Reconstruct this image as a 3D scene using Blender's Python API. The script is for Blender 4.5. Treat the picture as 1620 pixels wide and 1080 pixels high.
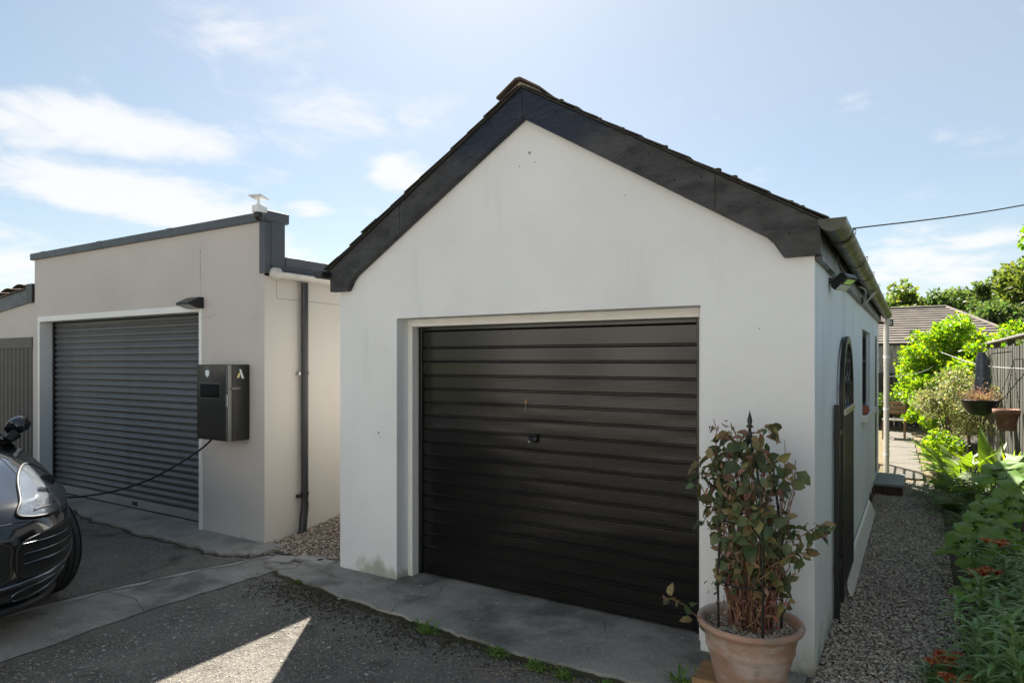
import bpy, math, random
import numpy as np
from mathutils import Vector, Matrix
for o in list(bpy.data.objects): bpy.data.objects.remove(o, do_unlink=True)
sc = bpy.context.scene
R = math.radians
random.seed(7); rng = np.random.default_rng(7)

# ---------------------------------------------------------------- camera
# world: x runs along the garage fronts, y runs away from the lane, z up, metres
cd = bpy.data.cameras.new('camera'); cam = bpy.data.objects.new('camera', cd)
sc.collection.objects.link(cam); sc.camera = cam
cam.location = (0, 0, 1.72); cam.rotation_euler = (R(90), 0, R(31.66))
cd.sensor_width = 36; cd.lens = 36*1038/1620; cd.shift_y = 30/1620
cd.clip_start = .05; cd.clip_end = 3000

# ---------------------------------------------------------------- sky, sun, exposure
SUN_AZ = R(-35.5); SUN_EL = R(44.5)          # azimuth from +y, clockwise positive
w = bpy.data.worlds.new('World'); sc.world = w; w.use_nodes = True
wn = w.node_tree; wn.nodes.clear()
def WN(t, **k):
    n = wn.nodes.new(t)
    for a, b in k.items(): setattr(n, a, b)
    return n
def wmath(op, a, b=None, c=None, clamp=False):
    n = WN('ShaderNodeMath', operation=op, use_clamp=clamp)
    for i, v in enumerate((a, b, c)):
        if v is None: continue
        if isinstance(v, (int, float)): n.inputs[i].default_value = v
        else: wn.links.new(v, n.inputs[i])
    return n.outputs[0]
def wmix(f, a, b):
    n = WN('ShaderNodeMix', data_type='RGBA')
    for s, v in ((0, f), (6, a), (7, b)):
        if isinstance(v, (int, float)): n.inputs[s].default_value = v
        elif isinstance(v, tuple): n.inputs[s].default_value = (*v, 1)
        else: wn.links.new(v, n.inputs[s])
    return n.outputs[2]
sky = WN('ShaderNodeTexSky', sky_type='NISHITA', sun_disc=False)
sky.sun_elevation = SUN_EL; sky.sun_rotation = SUN_AZ
sky.air_density = 1.0; sky.dust_density = .65; sky.ozone_density = 1.6
# thin high haze over the whole sky
HAZE = (.80, .95, .78)
base = wmix(.58, sky.outputs[0], HAZE)
tc = WN('ShaderNodeTexCoord')
nv = WN('ShaderNodeTexNoise'); nv.inputs['Scale'].default_value = 1.6; nv.inputs['Detail'].default_value = 4; nv.inputs['Roughness'].default_value = .5
wn.links.new(tc.outputs['Generated'], nv.inputs['Vector'])
vr = WN('ShaderNodeMapRange', interpolation_type='SMOOTHSTEP'); vr.inputs[1].default_value = .38; vr.inputs[2].default_value = .72; vr.inputs[3].default_value = .0; vr.inputs[4].default_value = .26
wn.links.new(nv.outputs['Fac'], vr.inputs[0])
base = wmix(vr.outputs[0], base, (2.95, 3.25, 3.4))
sep = WN('ShaderNodeSeparateXYZ')
wn.links.new(tc.outputs['Generated'], sep.inputs[0])
X, Y, Z = sep.outputs
az = wmath('ARCTAN2', X, Y); el = wmath('ARCSINE', Z)
# fair weather clouds: noise on a cloud deck plane seen in perspective
den = wmath('MAXIMUM', wmath('ADD', Z, .14), .06)
comb = WN('ShaderNodeCombineXYZ')
wn.links.new(wmath('DIVIDE', X, den), comb.inputs[0]); wn.links.new(wmath('DIVIDE', Y, den), comb.inputs[1])
nz = WN('ShaderNodeTexNoise'); nz.inputs['Scale'].default_value = 3.4; nz.inputs['Detail'].default_value = 9; nz.inputs['Roughness'].default_value = .56
nz.inputs['Distortion'].default_value = .35
wn.links.new(comb.outputs[0], nz.inputs['Vector'])
N = nz.outputs['Fac']
nb = WN('ShaderNodeTexNoise'); nb.inputs['Scale'].default_value = .55; nb.inputs['Detail'].default_value = 3
wn.links.new(comb.outputs[0], nb.inputs['Vector'])
dens = wmath('MULTIPLY', wmath('SUBTRACT', nb.outputs['Fac'], .62), 1.3)
def blob(a, e, wa, we, tilt, amp):
    da = wmath('SUBTRACT', az, R(a)); de = wmath('SUBTRACT', el, R(e))
    de = wmath('SUBTRACT', de, wmath('MULTIPLY', da, tilt))
    q = wmath('ADD', wmath('POWER', wmath('ABSOLUTE', wmath('DIVIDE', da, R(wa))), 2), wmath('POWER', wmath('ABSOLUTE', wmath('DIVIDE', de, R(we))), 2))
    return wmath('MULTIPLY', wmath('MAXIMUM', wmath('SUBTRACT', 1, q), -.6), amp)
bl = None
for b in ((-64, 16.6, 10, 2.6, .02, .46), (-62, 12.4, 12, 2.7, -.06, .52), (-47.5, 19.6, 6.5, 3.8, -.1, .24), (-41.3, 16, 3.6, 1.9, -.05, .34), (-49, 12.5, 2.4, 1.0, 0, .3), (-37, 20, 6, 2.4, 0, .16),
          (1, 7.4, 9, 2.8, 0, .30), (-51, 8.5, 4, 2.6, -.4, .24), (-70, 6.5, 7, 3, 0, .3), (22, 12, 14, 3, 0, .25), (-88, 14, 12, 3, 0, .4)):
    o = blob(*b); bl = o if bl is None else wmath('MAXIMUM', bl, o)
cov = wmath('ADD', wmath('MAXIMUM', bl, dens), wmath('MULTIPLY', wmath('SUBTRACT', N, .5), 1.25))
mr = WN('ShaderNodeMapRange', interpolation_type='SMOOTHSTEP'); mr.inputs[1].default_value = .0; mr.inputs[2].default_value = .42
wn.links.new(cov, mr.inputs[0])
up = WN('ShaderNodeMapRange', interpolation_type='SMOOTHSTEP'); up.inputs[1].default_value = -.02; up.inputs[2].default_value = .05
wn.links.new(Z, up.inputs[0])
cf = wmath('MULTIPLY', wmath('MULTIPLY', mr.outputs[0], up.outputs[0]), .88)
CLOUD = (4.0, 4.0, 4.05)
col = wmix(cf, base, CLOUD)
bg = WN('ShaderNodeBackground'); bg.inputs[1].default_value = .076
wn.links.new(col, bg.inputs[0]); wo = WN('ShaderNodeOutputWorld'); wn.links.new(bg.outputs[0], wo.inputs[0])

sl = bpy.data.lights.new('sun', 'SUN'); sl.energy = 5; sl.angle = R(.53); sl.color = (1, .93, .82)
so = bpy.data.objects.new('sun', sl); sc.collection.objects.link(so)
sdir = Vector((math.sin(SUN_AZ)*math.cos(SUN_EL), math.cos(SUN_AZ)*math.cos(SUN_EL), math.sin(SUN_EL)))
so.rotation_euler = sdir.to_track_quat('Z', 'Y').to_euler(); so.location = sdir*60
sc.view_settings.view_transform = 'Standard'; sc.view_settings.look = 'None'
sc.view_settings.exposure = 1.74; sc.view_settings.gamma = 1; sc.view_settings.use_curve_mapping = False
sc.render.engine = 'CYCLES'
sc.cycles.max_bounces = 6; sc.cycles.diffuse_bounces = 3; sc.cycles.transparent_max_bounces = 8

# ---------------------------------------------------------------- mesh helpers
ORG = {}
def link(o): sc.collection.objects.link(o); return o
def tag(o, label=None, cat=None, group=None, kind=None):
    if label: o['label'] = label
    if cat: o['category'] = cat
    if group: o['group'] = group
    if kind: o['kind'] = kind
    return o
def thing(name, label, cat, loc=(0, 0, 0), group=None, rz=0, local=False):
    o = link(bpy.data.objects.new(name, None)); o.empty_display_size = .1
    o.location = loc; o.rotation_euler = (0, 0, rz)
    ORG[o.name] = Vector((0, 0, 0)) if local else Vector(loc)
    return tag(o, label, cat, group)
class MB:
    def __init__(s): s.v = []; s.f = []; s.sm = []
    def add(s, vs, fs, smooth=False):
        n = len(s.v); s.v += [tuple(p) for p in vs]; s.f += [tuple(i+n for i in f) for f in fs]; s.sm += [smooth]*len(fs); return s
    def quad(s, *p): return s.add(p, [tuple(range(len(p)))])
    def box(s, x0, x1, y0, y1, z0, z1):
        return s.add([(x0,y0,z0),(x1,y0,z0),(x1,y1,z0),(x0,y1,z0),(x0,y0,z1),(x1,y0,z1),(x1,y1,z1),(x0,y1,z1)],
            [(0,3,2,1),(4,5,6,7),(0,1,5,4),(1,2,6,5),(2,3,7,6),(3,0,4,7)])
    def prism(s, poly, d):                      # poly: list of 3d points, d: extrusion vector
        n = len(poly); P = [Vector(p) for p in poly]; D = Vector(d)
        vs = P + [p+D for p in P]
        fs = [tuple(range(n)), tuple(range(2*n-1, n-1, -1))] + [(i, i+n, (i+1) % n+n, (i+1) % n) for i in range(n)]
        return s.add(vs, fs)
    def tube(s, path, r, n=8, cap=True, closed=False):
        P = [Vector(p) for p in path]; m = len(P); rs = r if isinstance(r, (list, tuple)) else [r]*m
        vs = []; up = None
        for i, p in enumerate(P):
            if closed: t = P[(i+1) % m]-P[i-1]
            else: t = P[min(i+1, m-1)]-P[max(i-1, 0)]
            t = t.normalized() if t.length > 1e-9 else Vector((0, 0, 1))
            if up is None:
                up = Vector((0, 0, 1)) if abs(t.z) < .9 else Vector((1, 0, 0))
            a = up - t*up.dot(t)
            if a.length < 1e-5: a = t.orthogonal()
            a.normalize(); b = t.cross(a); up = a
            for k in range(n):
                q = 2*math.pi*k/n; vs.append(p+(a*math.cos(q)+b*math.sin(q))*rs[i])
        fs = []
        for i in range(m if closed else m-1):
            j = (i+1) % m
            for k in range(n):
                l = (k+1) % n; fs.append((i*n+k, i*n+l, j*n+l, j*n+k))
        base = len(s.v); s.add(vs, fs, True)
        if cap and not closed:
            s.add(vs[:n], [tuple(range(n-1, -1, -1))]); s.add(vs[-n:], [tuple(range(n))])
        return s
    def lathe(s, prof, c=(0, 0, 0), n=32, axis='z', smooth=True):
        vs = []; m = len(prof)
        for r, h in prof:
            for k in range(n):
                q = 2*math.pi*k/n; a, b = r*math.cos(q), r*math.sin(q)
                p = (a, b, h) if axis == 'z' else ((h, a, b) if axis == 'x' else (b, h, a))
                vs.append((p[0]+c[0], p[1]+c[1], p[2]+c[2]))
        fs = [(i*n+k, i*n+(k+1) % n, (i+1)*n+(k+1) % n, (i+1)*n+k) for i in range(m-1) for k in range(n)]
        return s.add(vs, fs, smooth)
    def grid(s, fn, nu, nv, smooth=True):
        vs = [fn(i/(nu-1), j/(nv-1)) for i in range(nu) for j in range(nv)]
        fs = [(i*nv+j, (i+1)*nv+j, (i+1)*nv+j+1, i*nv+j+1) for i in range(nu-1) for j in range(nv-1)]
        return s.add(vs, fs, smooth)
    def move(s, M):
        s.v = [tuple(M @ Vector(p)) for p in s.v]; return s
    def build(s, name, material, parent=None, bevel=0, subdiv=0, recalc=True):
        off = ORG.get(parent.name, Vector()) if parent else Vector()
        me = bpy.data.meshes.new(name)
        me.from_pydata([(p[0]-off.x, p[1]-off.y, p[2]-off.z) for p in s.v], [], s.f)
        me.polygons.foreach_set('use_smooth', s.sm); me.update()
        if recalc:
            import bmesh
            bm = bmesh.new(); bm.from_mesh(me); bmesh.ops.recalc_face_normals(bm, faces=bm.faces); bm.to_mesh(me); bm.free()
        me.materials.append(material)
        o = link(bpy.data.objects.new(name, me))
        if parent: o.parent = parent; ORG[o.name] = off
        if bevel:
            b = o.modifiers.new('bevel', 'BEVEL'); b.width = bevel; b.segments = 2; b.limit_method = 'ANGLE'; b.angle_limit = R(40)
        if subdiv:
            q = o.modifiers.new('subdiv', 'SUBSURF'); q.levels = q.render_levels = subdiv
        return o
def dup(o, parent=None, dv=(0, 0, 0)):
    c = link(o.copy()); c.parent = parent; ORG[c.name] = ORG.get(o.name, Vector())
    c.location = Vector(o.location)+Vector(dv); return c
def dup_tree(root, loc, rz=None, label=None, scale=None):
    r = link(root.copy()); r.location = loc; ORG[r.name] = Vector(loc)
    if rz is not None: r.rotation_euler[2] = rz
    if scale: r.scale = (scale,)*3
    if label: r['label'] = label
    for ch in [o for o in sc.objects if o.parent == root]:
        c = link(ch.copy()); c.parent = r
        for g in [o for o in sc.objects if o.parent == ch]:
            d = link(g.copy()); d.parent = c
    return r
def np_mesh(name, V, F, material, parent=None, smooth=False):
    me = bpy.data.meshes.new(name); V = np.asarray(V, float).copy()
    if parent: V -= np.array(ORG.get(parent.name, Vector()))
    k = F.shape[1]
    me.vertices.add(len(V)); me.vertices.foreach_set('co', V.ravel())
    me.loops.add(F.size); me.loops.foreach_set('vertex_index', F.ravel().astype(np.int32))
    me.polygons.add(len(F)); me.polygons.foreach_set('loop_start', np.arange(0, F.size, k, dtype=np.int32))
    if smooth: me.polygons.foreach_set('use_smooth', np.ones(len(F), bool))
    me.update(calc_edges=True); me.validate()
    me.materials.append(material); o = link(bpy.data.objects.new(name, me))
    if parent: o.parent = parent; ORG[o.name] = ORG.get(parent.name, Vector())
    return o

# ---------------------------------------------------------------- materials
def mat(name, col, rough=.6, metal=0, var=.12, vscale=4, col2=None, vdet=5, lo=.3, hi=.7, bump=.0, bscale=120, bdist=.002,
        spec=.5, coat=0, stretch=(1, 1, 1), transl=0, island=0, transmission=0, rvar=0):
    m = bpy.data.materials.new(name); m.use_nodes = True; nt = m.node_tree; L = nt.links.new
    b = nt.nodes['Principled BSDF']; b.inputs['Roughness'].default_value = rough; b.inputs['Metallic'].default_value = metal
    b.inputs['Specular IOR Level'].default_value = spec; b.inputs['Coat Weight'].default_value = coat
    b.inputs['Transmission Weight'].default_value = transmission
    tcn = nt.nodes.new('ShaderNodeTexCoord'); mp = nt.nodes.new('ShaderNodeMapping'); mp.inputs['Scale'].default_value = stretch
    L(tcn.outputs['Object'], mp.inputs[0])
    n = nt.nodes.new('ShaderNodeTexNoise'); n.inputs['Scale'].default_value = vscale; n.inputs['Detail'].default_value = vdet
    L(mp.outputs[0], n.inputs['Vector'])
    r = nt.nodes.new('ShaderNodeValToRGB'); r.color_ramp.elements[0].position = lo; r.color_ramp.elements[1].position = hi
    c1 = tuple(min(1, c*(1-var)) for c in col); c2 = col2 if col2 else tuple(min(1, c*(1+var)) for c in col)
    if col2: c1 = col
    r.color_ramp.elements[0].color = (*c1, 1); r.color_ramp.elements[1].color = (*c2, 1)
    L(n.outputs['Fac'], r.inputs[0]); out = r.outputs[0]
    if island:
        g = nt.nodes.new('ShaderNodeNewGeometry'); h = nt.nodes.new('ShaderNodeHueSaturation')
        q = nt.nodes.new('ShaderNodeMapRange'); q.inputs[3].default_value = 1-island; q.inputs[4].default_value = 1+island
        L(g.outputs['Random Per Island'], q.inputs[0]); L(q.outputs[0], h.inputs['Value'])
        q2 = nt.nodes.new('ShaderNodeMapRange'); q2.inputs[3].default_value = .5-.035*island/.3; q2.inputs[4].default_value = .5+.03*island/.3
        mm = nt.nodes.new('ShaderNodeMath'); mm.operation = 'FRACT'; m2 = nt.nodes.new('ShaderNodeMath'); m2.operation = 'MULTIPLY'; m2.inputs[1].default_value = 7.31
        L(g.outputs['Random Per Island'], m2.inputs[0]); L(m2.outputs[0], mm.inputs[0]); L(mm.outputs[0], q2.inputs[0]); L(q2.outputs[0], h.inputs['Hue'])
        L(out, h.inputs['Color']); out = h.outputs[0]
    L(out, b.inputs['Base Color'])
    if rvar:
        q = nt.nodes.new('ShaderNodeMapRange'); q.inputs[3].default_value = max(.02, rough-rvar); q.inputs[4].default_value = min(1, rough+rvar)
        n3 = nt.nodes.new('ShaderNodeTexNoise'); n3.inputs['Scale'].default_value = vscale*2.7; n3.inputs['Detail'].default_value = 6; L(mp.outputs[0], n3.inputs['Vector'])
        q.inputs[1].default_value = .3; q.inputs[2].default_value = .7
        L(n3.outputs['Fac'], q.inputs[0]); L(q.outputs[0], b.inputs['Roughness'])
    if bump:
        n2 = nt.nodes.new('ShaderNodeTexNoise'); n2.inputs['Scale'].default_value = bscale; n2.inputs['Detail'].default_value = 6; n2.inputs['Roughness'].default_value = .6
        L(mp.outputs[0], n2.inputs['Vector'])
        bu = nt.nodes.new('ShaderNodeBump'); bu.inputs['Strength'].default_value = bump; bu.inputs['Distance'].default_value = bdist
        L(n2.outputs['Fac'], bu.inputs['Height']); L(bu.outputs[0], b.inputs['Normal'])
    if transl:
        t = nt.nodes.new('ShaderNodeBsdfTranslucent'); mx = nt.nodes.new('ShaderNodeMixShader'); mx.inputs[0].default_value = transl
        gm = nt.nodes.new('ShaderNodeHueSaturation'); gm.inputs['Saturation'].default_value = 1.15; gm.inputs['Value'].default_value = 2.1; gm.inputs['Hue'].default_value = .49
        L(out, gm.inputs['Color']); L(gm.outputs[0], t.inputs['Color'])
        L(b.outputs[0], mx.inputs[1]); L(t.outputs[0], mx.inputs[2])
        L(mx.outputs[0], nt.nodes['Material Output'].inputs[0])
    return m
def nodes(m): return m.node_tree, m.node_tree.nodes['Principled BSDF'], m.node_tree.links.new
def add_stain_tint(m, col, scale, stretch, lo, hi, amt, zfade=None, seed=0):
    """a second noise layer of dirt or tint with a shape of its own, optionally only near a height range (splash zone, gable apex)"""
    nt, b, L = nodes(m)
    src = b.inputs['Base Color'].links[0].from_socket
    tcn = nt.nodes.new('ShaderNodeTexCoord'); mp = nt.nodes.new('ShaderNodeMapping'); mp.inputs['Scale'].default_value = stretch; mp.inputs['Location'].default_value = (seed*3.7, seed*1.3, seed)
    L(tcn.outputs['Object'], mp.inputs[0])
    n = nt.nodes.new('ShaderNodeTexNoise'); n.inputs['Scale'].default_value = scale; n.inputs['Detail'].default_value = 7; n.inputs['Roughness'].default_value = .62; L(mp.outputs[0], n.inputs['Vector'])
    q = nt.nodes.new('ShaderNodeMapRange'); q.inputs[1].default_value = lo; q.inputs[2].default_value = hi; q.inputs[4].default_value = amt; q.interpolation_type = 'SMOOTHSTEP'
    f = n.outputs['Fac']
    if zfade:
        sp = nt.nodes.new('ShaderNodeSeparateXYZ'); L(tcn.outputs['Object'], sp.inputs[0])
        zz = nt.nodes.new('ShaderNodeMapRange'); zz.inputs[1].default_value = zfade[0]; zz.inputs[2].default_value = zfade[1]; zz.inputs[3].default_value = .22; zz.inputs[4].default_value = -.3
        L(sp.outputs[2], zz.inputs[0])
        ad = nt.nodes.new('ShaderNodeMath'); ad.operation = 'ADD'; L(f, ad.inputs[0]); L(zz.outputs[0], ad.inputs[1]); f = ad.outputs[0]
    L(f, q.inputs[0])
    mx = nt.nodes.new('ShaderNodeMix'); mx.data_type = 'RGBA'; L(q.outputs[0], mx.inputs[0]); L(src, mx.inputs[6]); mx.inputs[7].default_value = (*col, 1)
    L(mx.outputs[2], b.inputs['Base Color']); return m
M = {}
M['white_render'] = mat('white_render', (.785, .80, .81), .88, var=.045, vscale=1.6, bump=.5, bscale=20, bdist=.006)
add_stain_tint(M['white_render'], (.33, .34, .26), 3.6, (1, 1, .8), .56, .80, .85, (.0, .42))
add_stain_tint(M['white_render'], (.52, .53, .52), 1.7, (2.6, 2.6, .3), .54, .78, .34, None, 2)
add_stain_tint(M['white_render'], (.16, .15, .13), 60, (1, 1, 1), .73, .78, .5, None, 5)
M['sky_shaded_render'] = mat('sky_shaded_render', (.80, .875, .92), .88, var=.05, vscale=1.6, bump=.35, bscale=55, bdist=.003)  # white render tinted blue: the cool sky shade is put into the colour
add_stain_tint(M['sky_shaded_render'], (.40, .47, .43), 3.5, (1, 1, .16), .5, .8, .45, None, 1)
add_stain_tint(M['sky_shaded_render'], (.33, .37, .28), 3.2, (1, 1, .6), .55, .8, .8, (.0, .5))
M['grey_render'] = mat('grey_render', (.58, .545, .52), .9, var=.05, vscale=1.3, bump=.5, bscale=18, bdist=.006)
add_stain_tint(M['grey_render'], (.28, .265, .24), 3.2, (1, 1, .8), .66, .86, .6, (.0, .35))
add_stain_tint(M['grey_render'], (.49, .47, .45), 1.2, (2.4, 2.4, .6), .58, .8, .4, None, 3)
M['cream_render'] = mat('cream_render', (.565, .525, .47), .9, var=.03, vscale=1.5, bump=.3, bscale=45, bdist=.003)
M['white_paint'] = mat('white_paint', (.80, .79, .75), .5, var=.04, vscale=6, bump=.1, bscale=60)
add_stain_tint(M['white_paint'], (.25, .22, .18), 26, (1, 1, 1), .68, .74, .7, None, 4)
M['white_pvc'] = mat('white_pvc', (.82, .83, .83), .32, var=.03)
M['cream_pvc'] = mat('cream_pvc', (.60, .57, .52), .35, var=.05)
M['grey_metal'] = mat('grey_metal', (.075, .085, .10), .42, var=.12, vscale=3, bump=.05, bscale=30, rvar=.1)
M['grey_metal_joint'] = mat('grey_metal_joint', (.055, .06, .07), .5)
M['barge_paint'] = mat('barge_paint', (.036, .037, .040), .48, var=.6, vscale=7, bump=.8, bscale=13, bdist=.012, stretch=(1, 1, 2), rvar=.12, spec=.4)
add_stain_tint(M['barge_paint'], (.006, .013, .034), 2.2, (1, 1, 1), .36, .60, .92, (3.6, 2.7), 2)  # blue reflection near the apex put into the board colour
M['fascia_paint'] = mat('fascia_paint', (.045, .046, .048), .4, var=.4, vscale=9, bump=.4, bscale=30, bdist=.004, rvar=.15)
M['door_paint'] = mat('door_paint', (.0095, .0092, .0085), .19, var=.15, vscale=3, stretch=(1, 1, 3), bump=.04, bscale=4, bdist=.003, spec=.48)
add_stain_tint(M['door_paint'], (.022, .021, .018), 9, (1, 1, 3), .58, .75, .4, None, 2)
add_stain_tint(M['door_paint'], (.30, .27, .22), 46, (1, 1, 1), .735, .76, .5, None, 6)
M['slate'] = mat('slate', (.05, .047, .043), .8, var=.35, vscale=8, bump=.5, bscale=40, bdist=.006)
M['ridge'] = mat('ridge', (.085, .062, .05), .85, var=.3, vscale=9, bump=.5, bscale=40, bdist=.006)
M['mortar'] = mat('mortar', (.36, .30, .25), .95, var=.3, vscale=20, bump=.6, bscale=60, bdist=.006)
M['moss'] = mat('moss', (.05, .045, .02), .95, var=.4, vscale=30, bump=.8, bscale=80, bdist=.01)
M['gutter_pvc'] = mat('gutter_pvc', (.038, .041, .036), .4, var=.2, vscale=5, col2=(.075, .082, .054), rvar=.15)
M['black_pvc'] = mat('black_pvc', (.016, .016, .018), .35, var=.2)
M['black_iron'] = mat('black_iron', (.011, .013, .014), .38, var=.3, vscale=12, bump=.2, bscale=60)
M['black_wood'] = mat('black_wood', (.012, .014, .015), .6, var=.35, vscale=8, stretch=(3, 3, .5), bump=.3, bscale=30)
M['shutter'] = mat('shutter', (.11, .117, .125), .4, metal=.1, var=.08, vscale=3, rvar=.08)
M['shutter_rail'] = mat('shutter_rail', (.36, .37, .38), .4, metal=.3, var=.1)
M['dark_gap'] = mat('dark_gap', (.01, .01, .011), .8)
M['ribbed_door'] = mat('ribbed_door', (.075, .075, .078), .5, var=.1)
M['charger'] = mat('charger', (.0105, .010, .0097), .42, var=.12, vscale=10, bump=.1, bscale=200, spec=.5)
M['charger_trim'] = mat('charger_trim', (.14, .135, .13), .38, metal=.5)
M['screen'] = mat('screen', (.003, .003, .003), .12, var=0)
M['sticker_blue'] = mat('sticker_blue', (.32, .55, .66), .4); M['sticker_white'] = mat('sticker_white', (.8, .82, .8), .4); M['sticker_gold'] = mat('sticker_gold', (.72, .62, .25), .35)
M['steel'] = mat('steel', (.45, .45, .45), .3, metal=1)
M['lens'] = mat('lens', (.55, .56, .56), .25, var=.05)
M['clear_glass'] = mat('clear_glass', (.9, .93, .95), .03, var=0, transmission=1)
M['window_glass'] = mat('window_glass', (.012, .016, .02), .05, var=.2, spec=.8)
M['terracotta'] = mat('terracotta', (.40, .25, .18), .88, var=.16, vscale=5, bump=.35, bscale=70, bdist=.002)
add_stain_tint(M['terracotta'], (.56, .52, .49), 2.6, (1, 1, 2.2), .42, .60, .85, None, 1)
add_stain_tint(M['terracotta'], (.20, .19, .16), 5.0, (1, 1, 1.2), .56, .7, .6, None, 7)
M['terracotta_hang'] = mat('terracotta_hang', (.30, .15, .10), .85, var=.25, vscale=7, bump=.3)
add_stain_tint(M['terracotta_hang'], (.42, .38, .36), 9, (1, 1, 1), .55, .7, .6, None, 3)
M['soil'] = mat('soil', (.035, .026, .019), .95, var=.4, vscale=20, bump=.8, bscale=40, bdist=.02)
M['wood_block'] = mat('wood_block', (.32, .19, .09), .7, var=.3, vscale=6, stretch=(1, 6, 6), bump=.2)
M['wood_grey'] = mat('wood_grey', (.25, .235, .21), .85, var=.3, vscale=6, stretch=(6, 6, .6), bump=.4, bscale=30, bdist=.003)
M['wood_fence'] = mat('wood_fence', (.062, .062, .046), .85, var=.3, vscale=6, stretch=(6, 6, .6), bump=.4, bscale=30, bdist=.003)
M['wood_dark'] = mat('wood_dark', (.035, .030, .027), .85, var=.3, vscale=6, stretch=(6, 6, .6), bump=.4, bscale=30, bdist=.003)
M['wood_brown'] = mat('wood_brown', (.20, .11, .06), .7, var=.3, vscale=6, bump=.3)
M['wood_step'] = mat('wood_step', (.22, .25, .27), .7, var=.2, vscale=6, stretch=(1, 6, 6), bump=.3)
M['brick_red'] = mat('brick_red', (.07, .042, .035), .9, var=.3, vscale=12, bump=.4)
M['roof_tile'] = mat('roof_tile', (.20, .17, .145), .85, var=.25, vscale=3, bump=.3, bscale=30)
M['roof_tile_dark'] = mat('roof_tile_dark', (.10, .075, .06), .85, var=.3, vscale=6, bump=.4, bscale=30)
M['house_wall'] = mat('house_wall', (.55, .52, .47), .9, var=.05)
M['bark'] = mat('bark', (.09, .065, .045), .95, var=.3, vscale=12, stretch=(2, 2, .5), bump=.6, bscale=30, bdist=.01)
M['pipe_dark'] = mat('pipe_dark', (.028, .028, .03), .4, var=.15)
M['cable'] = mat('cable', (.008, .008, .009), .45)
M['wire'] = mat('wire', (.35, .35, .35), .5)
M['car_paint'] = mat('car_paint', (.004, .0042, .006), .16, var=.05, coat=1, spec=.6)
M['car_trim'] = mat('car_trim', (.009, .009, .010), .5, var=.1)
M['car_slat'] = mat('car_slat', (.16, .175, .20), .22, metal=.9)
M['chrome'] = mat('chrome', (.62, .63, .65), .1, metal=1, var=.02)
M['tyre'] = mat('tyre', (.014, .014, .015), .75, var=.2, vscale=20, bump=.2, bscale=90)
M['rim'] = mat('rim', (.25, .25, .26), .25, metal=1)
M['lamp_reflector'] = mat('lamp_reflector', (.30, .33, .37), .22, metal=.8, var=.04, vscale=3)
M['black_bowl'] = mat('black_bowl', (.012, .012, .014), .5)
M['blue_pot'] = mat('blue_pot', (.10, .16, .20), .35, var=.15)
M['bell'] = mat('bell', (.09, .11, .14), .6, var=.3, vscale=14)
M['stone'] = mat('stone', (.34, .29, .24), .9, var=.3, vscale=8, bump=.5, bscale=30, bdist=.008)
M['slab'] = mat('slab', (.135, .122, .10), .9, var=.15, vscale=3, bump=.3, bscale=80)
M['lens_amber'] = mat('lens_amber', (.5, .16, .02), .3)
M['rust'] = mat('rust', (.30, .17, .10), .9, var=.4, vscale=60)
M['orange_cloth'] = mat('orange_cloth', (.34, .12, .06), .6, var=.2, vscale=30)
# foliage
M['leaf_pot'] = mat('leaf_pot', (.085, .115, .048), .55, var=.35, vscale=9, island=.45, transl=.25)
M['leaf_dry'] = mat('leaf_dry', (.27, .17, .115), .75, var=.3, vscale=12, island=.35, transl=.2)
M['leaf_olive'] = mat('leaf_olive', (.20, .165, .065), .5, var=.2, vscale=12, island=.3, transl=.2)
M['stem_dry'] = mat('stem_dry', (.22, .115, .075), .85, var=.3, vscale=30, island=.35)
M['leaf_lily'] = mat('leaf_lily', (.16, .28, .105), .42, var=.15, vscale=5, island=.25, transl=.3)
M['leaf_big'] = mat('leaf_big', (.14, .29, .055), .5, var=.2, vscale=10, island=.2, transl=.35, bump=.4, bscale=25, bdist=.006)
M['leaf_fern'] = mat('leaf_fern', (.09, .155, .035), .55, var=.2, vscale=5, island=.3, transl=.35)
M['leaf_bright'] = mat('leaf_bright', (.135, .225, .032), .45, var=.15, vscale=3, island=.35, transl=.62)
M['leaf_broad'] = mat('leaf_broad', (.11, .21, .035), .4, var=.2, vscale=6, island=.3, transl=.4)
M['leaf_vary'] = mat('leaf_vary', (.20, .22, .085), .55, var=.3, vscale=12, island=.5, transl=.35)
M['leaf_tree'] = mat('leaf_tree', (.072, .115, .032), .55, var=.25, vscale=.9, island=.3, transl=.45)
M['leaf_tree2'] = mat('leaf_tree2', (.095, .135, .030), .55, var=.25, vscale=.9, island=.3, transl=.48)
M['leaf_weed'] = mat('leaf_weed', (.12, .22, .045), .55, island=.3, transl=.3)
M['straw'] = mat('straw', (.30, .22, .12), .8, island=.3, transl=.2)
M['petal'] = mat('petal', (.36, .05, .018), .5, var=.4, vscale=40, col2=(.62, .36, .13), island=.25, transl=.3, lo=.4, hi=.62)
M['lavender'] = mat('lavender', (.17, .15, .25), .7, island=.3)
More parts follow.
